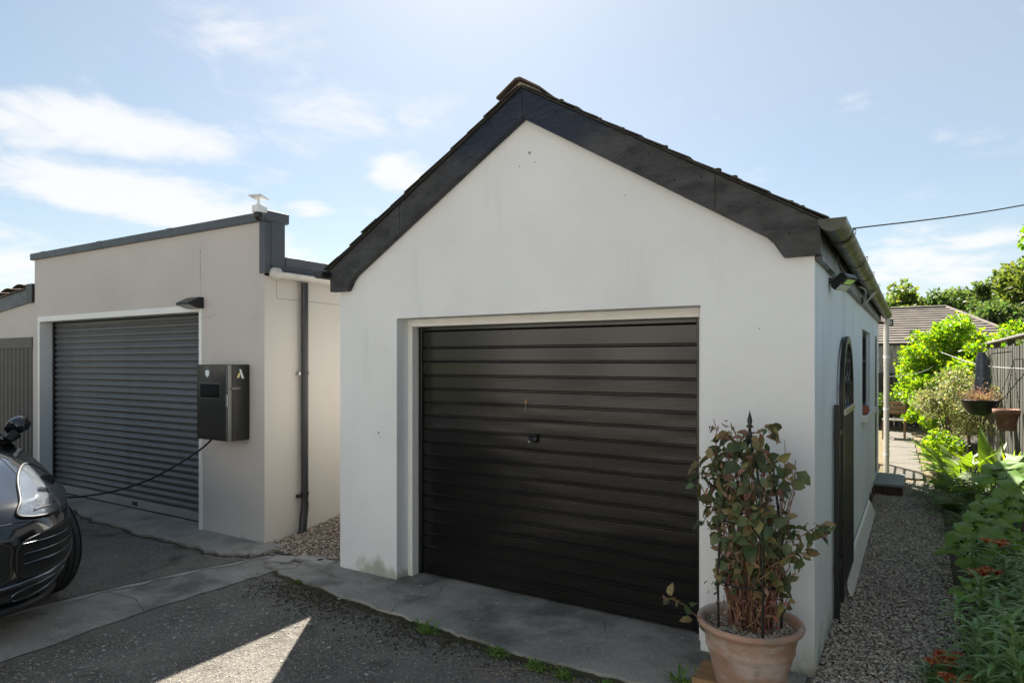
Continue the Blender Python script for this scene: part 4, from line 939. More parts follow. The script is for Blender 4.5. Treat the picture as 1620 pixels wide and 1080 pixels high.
for k, a in enumerate((.5, 2.1, 3.7, 5.3)):
    x, y = .155*math.cos(a), .155*math.sin(a)
    MB().tube(spline([(PX+x, PY+y, zb), (PX+x*1.02, PY+y*1.02, zb+.35), (PX+x*.8, PY+y*.8, zb+.75), (PX+x*.10, PY+y*.10, ztop-.04), (PX, PY, ztop)]), .0058, 6).build('leg', M['black_iron'], ob)
for z, r_ in ((.62, .156), (.92, .135)):
    MB().tube([(PX+r_*math.cos(q/24*6.2832), PY+r_*math.sin(q/24*6.2832), z) for q in range(24)], .0045, 5, closed=True).build('hoop', M['black_iron'], ob)
MB().lathe([(.007, 0), (.016, .008), (.010, .02), (.007, .05), (.020, .058), (.008, .068), (.013, .085), (.009, .105), (.0, .14)], (PX, PY, ztop-.02), 10).build('finial', M['black_iron'], ob)
pp = thing('potted_climber', 'half-withered climbing shrub with olive and dry brown leaves in the terracotta pot', 'plant', (PX, PY, zz+.30))
# bundle of bare brown stems
tips = []; stv = MB()
for k in range(120):
    a = random.uniform(0, 6.283); r0 = .10*math.sqrt(random.random()); h = random.uniform(.3, .92)
    sp2 = random.uniform(.6, 1.6)
    p = [Vector((PX+r0*math.cos(a)*1.1, PY+r0*math.sin(a)*.9, zz+.30))]
    steps = 8
    for i in range(1, steps+1):
        t = i/steps; rr_ = r0*(1+sp2*t*.9)+random.uniform(-.012, .012); aa = a+random.uniform(-.25, .25)
        p.append(Vector((PX+rr_*math.cos(aa), PY+rr_*math.sin(aa)*.85, zz+.30+h*t)))
    stv.tube(p, [.0042*(1-.55*i/steps) for i in range(steps+1)], 4, cap=False); tips.append(p)
arms = []
for (p) in ([(.10, -.03, .35), (.17, -.06, .47), (.24, -.08, .52), (.30, -.10, .57), (.345, -.115, .60), (.375, -.12, .60)], [(.08, -.05, .33), (.16, -.10, .40), (.23, -.12, .45), (.29, -.13, .47)],
            [(-.06, -.02, .55), (-.13, -.04, .72), (-.16, -.05, .85), (-.15, -.05, .98), (-.165, -.06, 1.06)], [(-.08, -.03, .5), (-.18, -.06, .62), (-.22, -.06, .70), (-.245, -.07, .74)],
            [(-.08, -.05, .02), (-.2, -.12, .05), (-.30, -.14, .12), (-.36, -.16, .14)], [(.02, -.02, .8), (.06, -.03, .95), (.085, -.03, 1.03), (.10, -.035, 1.0)],
            [(-.02, -.02, .8), (-.05, -.03, .95), (-.09, -.02, 1.04)], [(.09, .0, .25), (.15, -.02, .30), (.19, -.02, .36), (.17, -.03, .44), (.22, -.03, .40)], [(.09, .0, .18), (.15, -.02, .14), (.18, -.02, .22), (.16, -.03, .30)]):
    q = spline([(PX+x, PY+y, zz+.30+z) for x, y, z in p], 4); stv.tube(q, [.0036*(1-.5*i/(len(q)-1)) for i in range(len(q))], 4, cap=False); arms.append(q)
for k in range(24):   # bare twiglets round the outline
    p = random.choice(tips); e = p[-1]; d = Vector((random.uniform(-.6, .6), random.uniform(-.5, .2), random.uniform(.4, 1))).normalized()*random.uniform(.06, .15)
    stv.tube([e, e+d*.5+Vector((0, 0, .01)), e+d], [.002, .0015, .001], 3, cap=False)
stv.build('stems', M['stem_dry'], pp, recalc=False)
def put_leaves(name, m, n, wfun, L, ratio):
    n0 = n*3; P = wfun(n0); P = P[:n]; n = len(P)
    out = P-np.array([PX, PY, 0]); out[:, 2] = 0; out /= np.maximum(np.linalg.norm(out, axis=1, keepdims=True), .02)
    D = out*.7+rand_dirs(n)*.9; D[:, 2] -= .30
    Nn = out*.8+rand_dirs(n)*.7+np.array([0, -.25, .35]); ln = L*rng.uniform(.45, 1.35, n)
    V, F = leaf_arrays(P, D, Nn, ln, ln*ratio*rng.uniform(.75, 1.1, n), .22, .28); np_mesh(name, V, F, m, pp, smooth=True)
def bush(n, z0=.56, z1=1.33, peak=.72):
    z = rng.uniform(z0, z1, n); t = (z-z0)/(z1-z0)
    env = (.145+.085*np.clip(t*1.6, 0, 1))*np.clip((1.04-t)*4, 0, 1)**.6*(1+.22*np.sin(z*23))*.86
    a = rng.uniform(0, 6.283, n); q = env*np.sqrt(rng.uniform(.12, 1, n))
    x = PX+.01+q*np.cos(a)*1.05-.045*t; y = PY+q*np.sin(a)*.85
    keep = rng.random(n) < (.35+.65*np.sin(np.pi*np.clip(t*.9+.05, 0, 1)))
    return np.stack([x, y, z], 1)[keep]
def along_arms(n):
    k = []
    for q in arms:
        for i, p in enumerate(q):
            if i > len(q)*.25:
                for r_ in range(2): k.append((p.x+random.uniform(-.025, .025), p.y+random.uniform(-.025, .02), p.z+random.uniform(-.03, .03)))
    for p in random.sample(tips, 40): k.append(tuple(p[-1]))
    return np.array(random.sample(k, min(n, len(k))))
put_leaves('leaves', M['leaf_pot'], 420, lambda n: bush(n), .072, .68)
put_leaves('leaves', M['leaf_pot'], 60, along_arms, .058, .68)
put_leaves('leaves', M['leaf_olive'], 160, lambda n: bush(n, .58, 1.36), .060, .66)
put_leaves('leaves', M['leaf_olive'], 46, along_arms, .060, .68)
put_leaves('withered_leaves', M['leaf_dry'], 270, lambda n: bush(n, .52, 1.36), .050, .42)
put_leaves('withered_leaves', M['leaf_dry'], 60, along_arms, .036, .45)
put_leaves('withered_leaves', M['stem_dry'], 150, lambda n: bush(n, .36, .62), .036, .4)

# ---------------------------------------------------------------- weeds in the apron joint
def weed(x, y, s, label, kind=0):
    t = thing('weed', label, 'weed', (x, y, .005), 'weeds in the apron joint'); m_ = MB()
    for k in range(int(26*s/.08) if kind == 0 else 14):
        a = random.uniform(0, 6.283); blade(m_, (x+random.uniform(-.5, .5)*s, y+random.uniform(-.25, .25)*s, .004), (math.cos(a), math.sin(a)), s*random.uniform(.5, 1.1), s*.09, random.uniform(.6, 1.8), 4, random.uniform(.7, 1.4))
    m_.build('blades', M['leaf_weed'], t, recalc=False)
    if kind == 0:
        n = int(120*s/.08); P = np.stack([x+rng.normal(0, .42*s, n), y+rng.normal(0, .20*s, n), .006+rng.uniform(0, .5*s, n)], 1)
        V, F = leaf_arrays(P, rand_dirs(n)+np.array([0, 0, .3]), rand_dirs(n)+np.array([0, 0, 1.]), .018, .010); np_mesh('leaves', V, F, M['leaf_weed'], t)
    return t
weed(-2.08, 3.20, .09, 'bushy green weed in the apron joint between two smaller weeds')
weed(-1.80, 3.17, .085, 'low spreading green weed in the apron joint'); weed(-1.62, 3.16, .075, 'grassy clump of weed in the apron joint next to the pot side')
weed(-2.63, 3.24, .07, 'upright green weed growing alone where the apron joint bends'); weed(-2.63, 3.25, .14, 'thin tall grass weed beside the upright weed', 1)
weed(-4.06, 3.44, .03, 'tiny moss-like weed by the white garage corner'); weed(-1.38, 3.2, .05, 'small dark leafy weed at the end of the apron joint')
weed(-1.04, 3.42, .06, 'small pale weed sprig standing beside the wooden block'); weed(-1.04, 3.42, .14, 'thin stalk weed beside the wooden block', 1)
weed(-1.98, 3.55, .02, 'single tiny weed in the middle of the apron')
# dead grass stalks
m_ = MB()
for k in range(9): 
    x = random.uniform(-2.2, -1.7); y = random.uniform(2.98, 3.12); a = random.uniform(-.7, .5); L_ = random.uniform(.06, .22)
    m_.tube([(x, y, .004), (x+L_*.5*math.cos(a), y+L_*.5*math.sin(a), .012), (x+L_*math.cos(a), y+L_*math.sin(a), .005)], .0016, 4)
tag(m_.build('dead_grass', M['straw'], recalc=False), 'dry straw stalks lying on the tarmac by the weeds', 'straw', kind='stuff')
def crumbs(n):
    x = np.concatenate([rng.normal(-3.75, .28, n//3), rng.normal(-2.75, .35, n//3), rng.uniform(-4.3, -1.2, n//3)]); y = 3.36-.06*(x+3.3)+rng.normal(0, .07, len(x))-np.abs(rng.normal(0, .14, len(x)))
    return np.stack([x, y, np.full(len(x), .004)], 1)
o = stones('moss_crumbs', crumbs, 2400, (.003, .009), M['moss_and_shadow']); tag(o, 'dark crumbs of dirt and moss lying along the apron joint', 'dirt')
# ---------------------------------------------------------------- garden bed: lilies
def make_lily(h, flower, variant):
    t = thing('lily_plant', 'leafy lily stem', 'lily', (0, 0, 0), 'lily stems in the flower bed', local=True)
    lean = Vector((random.uniform(-.18, .05), random.uniform(-.12, .05), 0))*h
    axis = spline([(0, 0, 0), (lean.x*.3, lean.y*.3, h*.5), (lean.x, lean.y, h)])
    MB().tube(axis, [.006*(1-.4*i/(len(axis)-1)) for i in range(len(axis))], 6).build('stem', M['leaf_lily'], t)
    m_ = MB(); n = 46
    for k in range(n):
        f = .12+.88*k/n; p = axis[min(len(axis)-1, int(f*(len(axis)-1)))]; a = k*2.4+random.uniform(-.3, .3)
        L = random.uniform(.10, .165)*(1-.35*max(0, f-.75)/.25); blade(m_, p, (math.cos(a), math.sin(a)), L, .0185, random.uniform(1.0, 1.8), 5, random.uniform(.35, .8)+.5*max(0, f-.8)/.2, .14)
    m_.build('leaves', M['leaf_lily'], t, recalc=False)
    if flower:
        top = axis[-1]
        for j in range(3):
            fm = MB(); a0 = j*2.1; c_ = top+Vector((.045*math.cos(a0), .045*math.sin(a0), .01))
            for k in range(6):
                a = k*1.047+a0; blade(fm, c_, (math.cos(a), math.sin(a)), .056, .026, 2.0, 5, 1.3, .25)
            for k in range(5):
                a = k*1.26; fm.tube([c_, c_+Vector((.01*math.cos(a), .01*math.sin(a), .035))], .0014, 3)
            fm.build('flower', M['petal'], t, recalc=False)
    return t
lil = [make_lily(.42, 0, 0), make_lily(.50, 0, 1), make_lily(.36, 0, 2), make_lily(.30, 1, 3), make_lily(.13, 1, 4)]
used = [False]*5
def place_lily(k, x, y, s, label):
    rz = random.uniform(0, 6.28)
    if not used[k]: o = lil[k]; o.location = (x, y, .015); o.rotation_euler[2] = rz; o.scale = (s,)*3; o['label'] = label; used[k] = True
    else: dup_tree(lil[k], (x, y, .015), rz, label, s)
LB = 'flowerless green lily stem with narrow whorled leaves in the flower bed'
for i in range(74):
    y = 3.35+(i/73)**.9*2.5; x = random.uniform(.24, .98) if y > 3.9 else random.uniform(.26, .75)
    if 4.95 < y < 5.35 and x < .34: x += .3
    place_lily(i % 3, x, y, random.uniform(.92, 1.32)*(.78 if y > 4.9 else 1), LB)
for x, y, s, lb in ((.085, 4.02, 1.0, 'short lily with orange-red flowers leaning over the gravel edge'), (.17, 4.13, 1.0, 'short lily with two orange-red flower heads beside the gravel edge'), (.155, 3.78, 1.15, 'low lily with rusty orange blooms at the front of the bed'),
                    (.36, 5.25, .95, 'lily with orange-red flowers beneath the large lobed leaf'), (.43, 5.28, 1.0, 'lily with orange flower cluster among green stems behind the big leaf'), (.49, 5.75, 1.25, 'lily with dark red buds above the green stems')):
    place_lily(4 if y < 4.5 else 3, x, y, s, lb)
# big lobed leaves (rhubarb-like) in the middle of the bed
bl_ = thing('lobed_leaf_plant', 'plant with large bright green lobed leaves on long stalks behind the lilies', 'plant', (.62, 6.6, .016))
for (x, y, z, r_, nx, ny, nz_) in ((.33, 5.85, .26, .185, -.3, -.5, 1), (.44, 6.1, .36, .16, .1, -.5, 1), (.50, 6.35, .43, .16, -.2, -.4, 1), (.66, 6.45, .50, .17, .1, -.5, 1), (.62, 6.05, .34, .15, .3, -.4, 1), (.28, 5.0, .20, .09, -.3, -.6, 1),
                              (.64, 6.95, .66, .20, -.2, -.35, 1), (.80, 6.75, .60, .19, .2, -.4, 1), (.86, 7.2, .74, .22, .0, -.4, 1), (.52, 6.75, .47, .13, -.4, -.3, 1), (.95, 6.4, .5, .18, .1, -.5, 1), (.90, 6.0, .42, .17, .1, -.5, 1)):
    z += .10; r_ *= 1.12
    MB_ = MB(); disc_leaf(MB_, (x, y, z), (nx, ny, nz_), r_, 5, -.10, random.uniform(0, 6)); lf = MB_.build('leaf', M['leaf_big'], bl_, recalc=False)
    MB().tube(spline([(.62+(x-.62)*.3, 6.6+(y-6.6)*.3, .02), (.62+(x-.62)*.6, 6.6+(y-6.6)*.6, z*.7), (x, y, z-.005)]), .007, 6).build('stalk', M['leaf_big'], lf)
# blue-grey glazed pot
bp = thing('glazed_pot', 'blue-grey glazed pot half hidden behind the large lobed leaves', 'pot', (.70, 8.06, .0))
MB().lathe([(0, 0), (.13, 0), (.17, .1), (.20, .22), (.222, .25), (.232, .27), (.225, .285), (.21, .28), (.195, .25)], (.70, 8.06, 0), 36).build('shell', M['blue_pot'], bp); MB().lathe([(0, .235), (.198, .23)], (.70, 8.06, 0), 24).build('soil', M['soil'], bp)
# ferns
def fern(x, y, s, n, label):
    t = thing('fern', label, 'fern', (x, y, .016), 'ferns along the gravel path'); m_ = MB()
    for k in range(n):
        a = k*2.4+random.uniform(-.3, .3); d = Vector((math.cos(a), math.sin(a), 0)); p = Vector((x, y, .016)); ang = random.uniform(.85, 1.35); L = s*random.uniform(.7, 1.1); seg = 16; side = Vector((-d.y, d.x, 0)); drp = random.uniform(1.1, 1.9)
        for i in range(seg):
            tn = d*math.cos(ang)+Vector((0, 0, math.sin(ang))); q = p+tn*(L/seg)
            m_.add([p-side*.003, p+side*.003, q+side*.003, q-side*.003], [(0, 1, 2, 3)])
            if i > 1:
                wl_ = L*.26*math.sin(math.pi*(.12+.88*i/seg))**.8*random.uniform(.85, 1.1); nr = tn.cross(side)
                for sg in (-1, 1):
                    e = p+side*sg*wl_+tn*wl_*.35-Vector((0, 0, wl_*.25))
                    m_.add([p-tn*.006, p.lerp(e, .5)-tn*L*.016, e, p.lerp(e, .5)+tn*L*.020, p+tn*L*.018], [(0, 1, 2, 3, 4)])
            p = q; ang -= drp/seg
    m_.build('fronds', M['leaf_fern'], t, recalc=False); return t
fern(.36, 8.75, .62, 17, 'dark green fern overhanging the gravel just behind the glazed pot'); fern(.55, 9.25, .68, 17, 'tall arching fern between the glazed pot and the strap leaves')
fern(.33, 9.75, .55, 14, 'fern at the sunny end of the gravel beside the edging stones'); fern(.42, 7.75, .42, 12, 'low fern spreading in front of the glazed pot'); fern(.62, 8.7, .5, 12, 'fern in the shade right behind the glazed pot rim')
# broad glossy leaves, strap leaves, lavender
def rosette(name, label, cat, x, y, n, L, W, m, lift=(.7, 1.4), droop=(.6, 1.6), spread=.12, group=None, seg=7):
    t = thing(name, label, cat, (x, y, .016), group); 
    for k in range(n):
        m_ = MB(); a = k*2.4+random.uniform(-.4, .4); r0 = random.uniform(0, spread)
        blade(m_, (x+r0*math.cos(a), y+r0*math.sin(a), .016), (math.cos(a), math.sin(a)), L*random.uniform(.65, 1.1), W*random.uniform(.8, 1.15), random.uniform(*droop), seg, random.uniform(*lift)); m_.build('leaf', m, t, recalc=False)
    return t
rosette('broad_leaf_plant', 'clump of broad glossy green leaves below the hanging black bowl', 'plant', .50, 10.5, 22, .85, .14, M['leaf_broad'], spread=.16)
rosette('broad_leaf_plant', 'clump of broad pale green leaves below the hanging terracotta pot', 'plant', .80, 10.9, 20, .95, .15, M['leaf_broad'], spread=.16)
rosette('broad_leaf_plant', 'low broad-leaved clump beside the edging stones', 'plant', .42, 11.3, 16, .6, .12, M['leaf_broad'])
rosette('strap_leaf_plant', 'sunlit clump of long narrow strap leaves at the foot of the fence', 'plant', .93, 9.7, 46, .78, .030, M['leaf_bright'], (1.0, 1.5), (.5, 1.5), .14)
rosette('strap_leaf_plant', 'tall strap-leaved clump against the fence post', 'plant', .98, 10.25, 40, .85, .032, M['leaf_bright'], (1.0, 1.5), (.5, 1.5), .14)
rosette('strap_leaf_plant', 'strap-leaved clump between the ferns and the fence', 'plant', .80, 9.2, 40, .6, .026, M['leaf_broad'], (1.0, 1.5), (.5, 1.6), .14)
lv = thing('lavender', 'grey-mauve lavender spikes in front of the strap leaves', 'lavender', (.72, 9.0, .016)); m_ = MB(); m2 = MB()
for k in range(34):
    a = random.uniform(0, 6.283); r0 = random.uniform(.02, .2); h = random.uniform(.3, .5); p = (.72+r0*math.cos(a)*1.5, 9.0+r0*math.sin(a), h)
    m_.tube([(.72+r0*.3*math.cos(a), 9+r0*.3*math.sin(a), .02), p], .002, 3); m2.lathe([(0, 0), (.009, .015), (.010, .04), (0, .075)], p, 5)
m_.build('stalks', M['leaf_fern'], lv, recalc=False); m2.build('spikes', M['lavender'], lv, recalc=False)['kind'] = 'stuff'
# edging stones at the end of the gravel
for i in range(8):
    y = 9.85+i*.30; x = .30+.05*math.sin(i*1.9); r_ = random.uniform(.06, .10); m_ = MB()
    m_.grid(lambda a, c: (x+r_*(1+.18*math.sin(7*a*6.28+i)*math.sin(c*3.14))*math.sin(c*math.pi)*math.cos(a*2*math.pi), y+r_*1.3*(1+.15*math.cos(5*a*6.28+i))*math.sin(c*math.pi)*math.sin(a*2*math.pi), .03+r_*1.5*(.5-.5*math.cos(c*math.pi))-.02), 13, 8)
    tag(m_.build('edging_stone', M['stone']), 'rough pale stone edging the flower bed at the sunny end of the gravel', 'stone', 'edging stones by the path')

# ---------------------------------------------------------------- fence on the right with hanging baskets
fx = 1.17
fc = thing('side_fence', 'weathered upright board fence with gaps along the right of the flower bed', 'fence', (fx, 9, 0))
for i in range(8):
    y = 2.2+i*1.95; MB().box(fx-.05, fx+.05, y-.05, y+.05, 0, 2.02).build('post', M['wood_fence'], fc, bevel=.004)
pl0 = MB().box(fx-.075, fx-.052, 1.0, 1.185, .06, 1.92).build('board', M['wood_fence'], fc, bevel=.003); pl1 = MB().box(fx+.052, fx+.075, 1.12, 1.31, .06, 1.92).build('board', M['wood_dark'], fc, bevel=.003)
for i in range(1, 61):
    dup(pl0, fc, (random.uniform(-.004, .004), i*.245, random.uniform(-.02, .02))); dup(pl1, fc, (random.uniform(-.004, .004), i*.245, random.uniform(-.02, .02)))
for z in (.35, 1.65): MB().box(fx-.051, fx-.012, 1.0, 16, z, z+.07).build('rail', M['wood_fence'], fc); 
MB().box(fx-.09, fx+.09, 1.0, 16, 2.021, 2.05).build('cap_rail', M['wood_grey'], fc, bevel=.004)
def chain(t, a, b_, r_=.006):
    A_, B_ = Vector(a), Vector(b_); n = max(4, int((B_-A_).length/.028)); lk_ = MB()
    for i in range(n): lk_.tube([A_.lerp(B_, i/n), A_.lerp(B_, (i+.75)/n)], r_ if i % 2 else r_*.6, 5)
    return lk_.build('chain', M['black_iron'], t, recalc=False)
hp = thing('hanging_terracotta_pot', 'terracotta pot hanging on chains from the fence', 'hanging pot', (.93, 9.95, .80))
cx, cy, cz = .93, 9.95, .92
MB().lathe([(0, cz-.05), (.085, cz-.05), (.093, cz-.03), (.124, cz+.14), (.138, cz+.145), (.142, cz+.205), (.13, cz+.21), (.12, cz+.17), (.1, cz+.15), (0, cz+.15)], (cx, cy, 0), 30).build('shell', M['terracotta_hang'], hp)
for a in (.3, 2.4, 4.5): chain(hp, (cx+.136*math.cos(a), cy+.136*math.sin(a), cz+.205), (1.0, cy, 1.72))
MB().tube([(fx-.078, cy, 1.60), (fx-.08, cy, 1.74), (1.0, cy, 1.73)], .007, 6).build('hook', M['black_iron'], hp)
hb_ = thing('hanging_bowl', 'black hanging bowl with dry reddish plants below the blue-grey cloth', 'hanging basket', (.74, 11.0, .95))
cx, cy, cz = .74, 11.0, .975
MB().lathe([(0, cz), (.10, cz), (.16, cz+.05), (.205, cz+.13), (.225, cz+.20), (.232, cz+.205), (.215, cz+.21), (.18, cz+.17), (0, cz+.165)], (cx, cy, 0), 32).build('shell', M['black_bowl'], hb_)
m_ = MB()
for k in range(130):
    a = random.uniform(0, 6.283); r0 = random.uniform(0, .19); blade(m_, (cx+r0*math.cos(a), cy+r0*math.sin(a), cz+.17), (math.cos(a), math.sin(a)), random.uniform(.08, .26), .012, random.uniform(.3, 1.8), 4, random.uniform(.9, 1.5))
m_.build('grasses', M['straw'], hb_, recalc=False)
n = 320; P = np.stack([cx+rng.normal(0, .10, n), cy+rng.normal(0, .10, n), cz+.19+np.abs(rng.normal(0, .10, n))], 1); V, F = leaf_arrays(P, rand_dirs(n), rand_dirs(n), .03, .014); np_mesh('leaves', V, F, M['leaf_dry'], hb_)
for a in (.3, 2.4, 4.5): chain(hb_, (cx+.215*math.cos(a), cy+.215*math.sin(a), cz+.205), (cx+.12, cy, 1.80), .004)
MB().tube([(fx-.078, cy, 1.70), (fx-.08, cy, 1.84), (cx+.12, cy, 1.81)], .007, 6).build('hook', M['black_iron'], hb_)
be = thing('hanging_cloth', 'limp blue-grey cloth hanging above the black bowl in front of the fence', 'cloth', (.80, 11.6, 1.3))
MB().grid(lambda i, j: (.80+(.035+.055*j**.45)*(1+.22*math.sin(i*2*math.pi*5+j*3))*math.cos(i*2*math.pi), 11.6+(.02+.05*j)*(1+.3*math.sin(i*2*math.pi*4+1))*math.sin(i*2*math.pi), 1.84-.60*j-.03*math.sin(i*2*math.pi*2)*j), 41, 9).build('cloth', M['bell'], be); MB().tube([(.80, 11.6, 1.73), (.80, 11.6, 1.9), (fx-.08, 11.6, 1.9)], .005, 5).build('hook', M['black_iron'], be)
# washing line
wl2 = MB(); wl2.tube(spline([(GX, 11.0, 1.48), (.1, 14, 1.52), (.6, 20.5, 1.75)]), .006, 5); tag(wl2.build('washing_line', M['wire']), 'thin pale washing line running from the downpipe into the garden', 'line')
wl3 = MB(); wl3.tube(spline([(fx-.08, 9.6, 1.62), (.8, 12.5, 1.66), (.4, 16, 1.9)]), .006, 5); tag(wl3.build('garden_wire', M['wire']), 'thin pale wire strung along the board fence', 'line')

# ---------------------------------------------------------------- shrubs and furniture further back
tree('variegated_shrub', 'cream and green variegated shrub beside the garden path', 'shrub', (.42, 13.2, 0), 1.5, (.45, 13.2, .80), (.42, .5, .82), 34, 6000, .046, M['leaf_vary'], .025, .40)
tree('variegated_shrub', 'smaller cream-leaved shrub against the board fence', 'shrub', (.86, 12.6, 0), 1.5, (.86, 12.6, .9), (.28, .4, .62), 22, 3000, .042, M['leaf_vary'], .02, .42)
tree('bright_shrub', 'tall bright yellow-green shrub rising above the fences', 'shrub', (.75, 16.9, 0), 2.7, (.80, 16.9, 1.55), (1.30, 1.1, 1.15), 110, 34000, .078, M['leaf_bright'], .05, .25, shell=.25)
tree('bright_shrub', 'lower part of yellow-green shrub spreading over the path', 'shrub', (.10, 15.8, 0), 1.8, (.26, 15.9, .85), (.48, .7, .75), 34, 8000, .068, M['leaf_bright'], .03, .28, shell=.3)
tree('bright_shrub', 'upright yellow-green shrub growing behind the hanging bowl', 'shrub', (.80, 14.6, 0), 2.1, (.82, 14.6, 1.15), (.34, .7, .95), 50, 8000, .08, M['leaf_bright'], .03, .26, shell=.3)
tree('low_shrub', 'low green shrub with yellow leaves in front of the variegated shrub', 'shrub', (.30, 12.0, 0), .6, (.33, 12.1, .33), (.28, .5, .32), 16, 2600, .045, M['leaf_bright'], .012, .42)
tree('low_shrub', 'dull green low shrub growing at the foot of the dark fence', 'shrub', (-.35, 18.6, 0), .9, (-.4, 18.8, .5), (.7, .5, .45), 18, 3000, .08, M['leaf_fern'], .02, .4)
tree('low_shrub', 'small green shrub behind the garden chair', 'shrub', (.12, 17.6, 0), .9, (.12, 17.6, .42), (.35, .4, .4), 12, 1800, .07, M['leaf_broad'], .02, .42)
rosette('yellow_leaf_plant', 'yellow-leaved spiky plant beside the variegated shrub', 'plant', .62, 12.2, 18, .55, .05, M['leaf_bright'])
# garden chair
ch = thing('garden_chair', 'wooden slatted garden chair on the bare earth behind the garage', 'chair', (-.42, 16.6, 0))
for x in (-.62, -.22):
    for y, h in ((16.4, .42), (16.85, .82)): MB().box(x-.02, x+.02, y-.02, y+.02, 0, h).build('leg', M['wood_brown'], ch)
for i in range(5): MB().box(-.64, -.20, 16.38+i*.1, 16.38+i*.1+.08, .42, .44).build('slat', M['wood_grey'], ch)
for i in range(3): MB().box(-.64, -.20, 16.87, 16.89, .54+i*.1, .61+i*.1).build('slat', M['wood_brown'], ch)
# dark lower fence and pale upper fence at the end of the garden
df = thing('dark_fence', 'dark board fence at the far end of the garden', 'fence', (-1.2, 19.6, 0)); p0 = MB().box(-4.0, -3.86, 19.6, 19.62, .02, 1.40).build('board', M['wood_dark'], df)
for i in range(1, 36): dup(p0, df, (i*.146, 0, random.uniform(-.01, .01)))
pf = thing('pale_fence', 'pale weathered upright board fence standing behind the dark fence', 'fence', (-1.2, 20.1, 0)); p0 = MB().box(-4.0, -3.84, 20.1, 20.12, .02, 2.10).build('board', M['wood_grey'], pf, bevel=.003)
for i in range(1, 38): dup(p0, pf, (i*.175, random.choice((0, .02)), random.uniform(-.02, .02)))
for z in (.5, 1.7): MB().box(-4, 2.6, 20.145, 20.18, z, z+.08).build('rail', M['wood_grey'], pf)
# bungalow behind
bh = thing('bungalow', 'bungalow with brown tiled hipped roof behind the garden fences', 'bungalow', (-3, 30, 0))
MB().box(-9, 2.4, 27.3, 35, -.03, 2.35).build('wall', M['house_wall'], bh)
rx0, rx1, ry0, ry1, ez, rzz = -9.6, 3.2, 26.7, 35.6, 2.28, 3.78; ryc = 31.0; hip = 2.2
b = MB(); b.quad((rx0, ry0, ez), (rx1, ry0, ez), (rx1-hip, ryc, rzz), (rx0+hip, ryc, rzz)); b.quad((rx1, ry0, ez), (rx1, ry1, ez), (rx1-hip, ryc, rzz)); b.quad((rx1, ry1, ez), (rx0, ry1, ez), (rx0+hip, ryc, rzz), (rx1-hip, ryc, rzz)); b.quad((rx0, ry1, ez), (rx0, ry0, ez), (rx0+hip, ryc, rzz))
rf = b.build('roof', M['roof_tile'], bh, recalc=False)
rows = 15
for i in range(rows):
    t0 = i/rows; t1 = (i+1)/rows; f = lambda t: (rx0+hip*t, rx1-hip*t, ry0+(ryc-ry0)*t, ez+(rzz-ez)*t)
    a0, a1, ya, za = f(t0); c0, c1, yb_, zb_ = f(t1)
    o = MB().add([(a0, ya-.03, za+.02), (a1, ya-.03, za+.02), (c1, yb_, zb_+.012), (c0, yb_, zb_+.012), (a0, ya-.03, za+.065), (a1, ya-.03, za+.065), (c1, yb_, zb_+.022), (c0, yb_, zb_+.022)], [(0, 1, 2, 3), (7, 6, 5, 4), (0, 4, 5, 1), (1, 5, 6, 2), (2, 6, 7, 3), (3, 7, 4, 0)]).build('tile_course', M['roof_tile'], rf)
MB().tube([(rx0+hip, ryc, rzz+.03), (rx1-hip, ryc, rzz+.03)], .09, 8).build('ridge_tiles', M['roof_tile'], rf); MB().tube([(rx1-hip, ryc, rzz+.03), (rx1, ry0, ez+.06)], .08, 8).build('hip_tiles', M['roof_tile'], rf)
MB().box(rx0, rx1, ry0-.02, ry0+.02, ez-.12, ez).build('fascia', M['wood_dark'], bh)
# house roof glimpsed through the trees
fh = thing('far_house', 'distant house roof and white gable glimpsed between the trees', 'house', (7.5, 52, 0))
MB().box(5.2, 11, 51, 57, -.03, 6.0).build('wall', M['house_wall'], fh); MB().prism([(5.0, 50.8, 5.9), (11.2, 50.8, 5.9), (8.1, 50.8, 7.7)], (0, 6.4, 0)).build('roof', M['roof_tile'], fh)
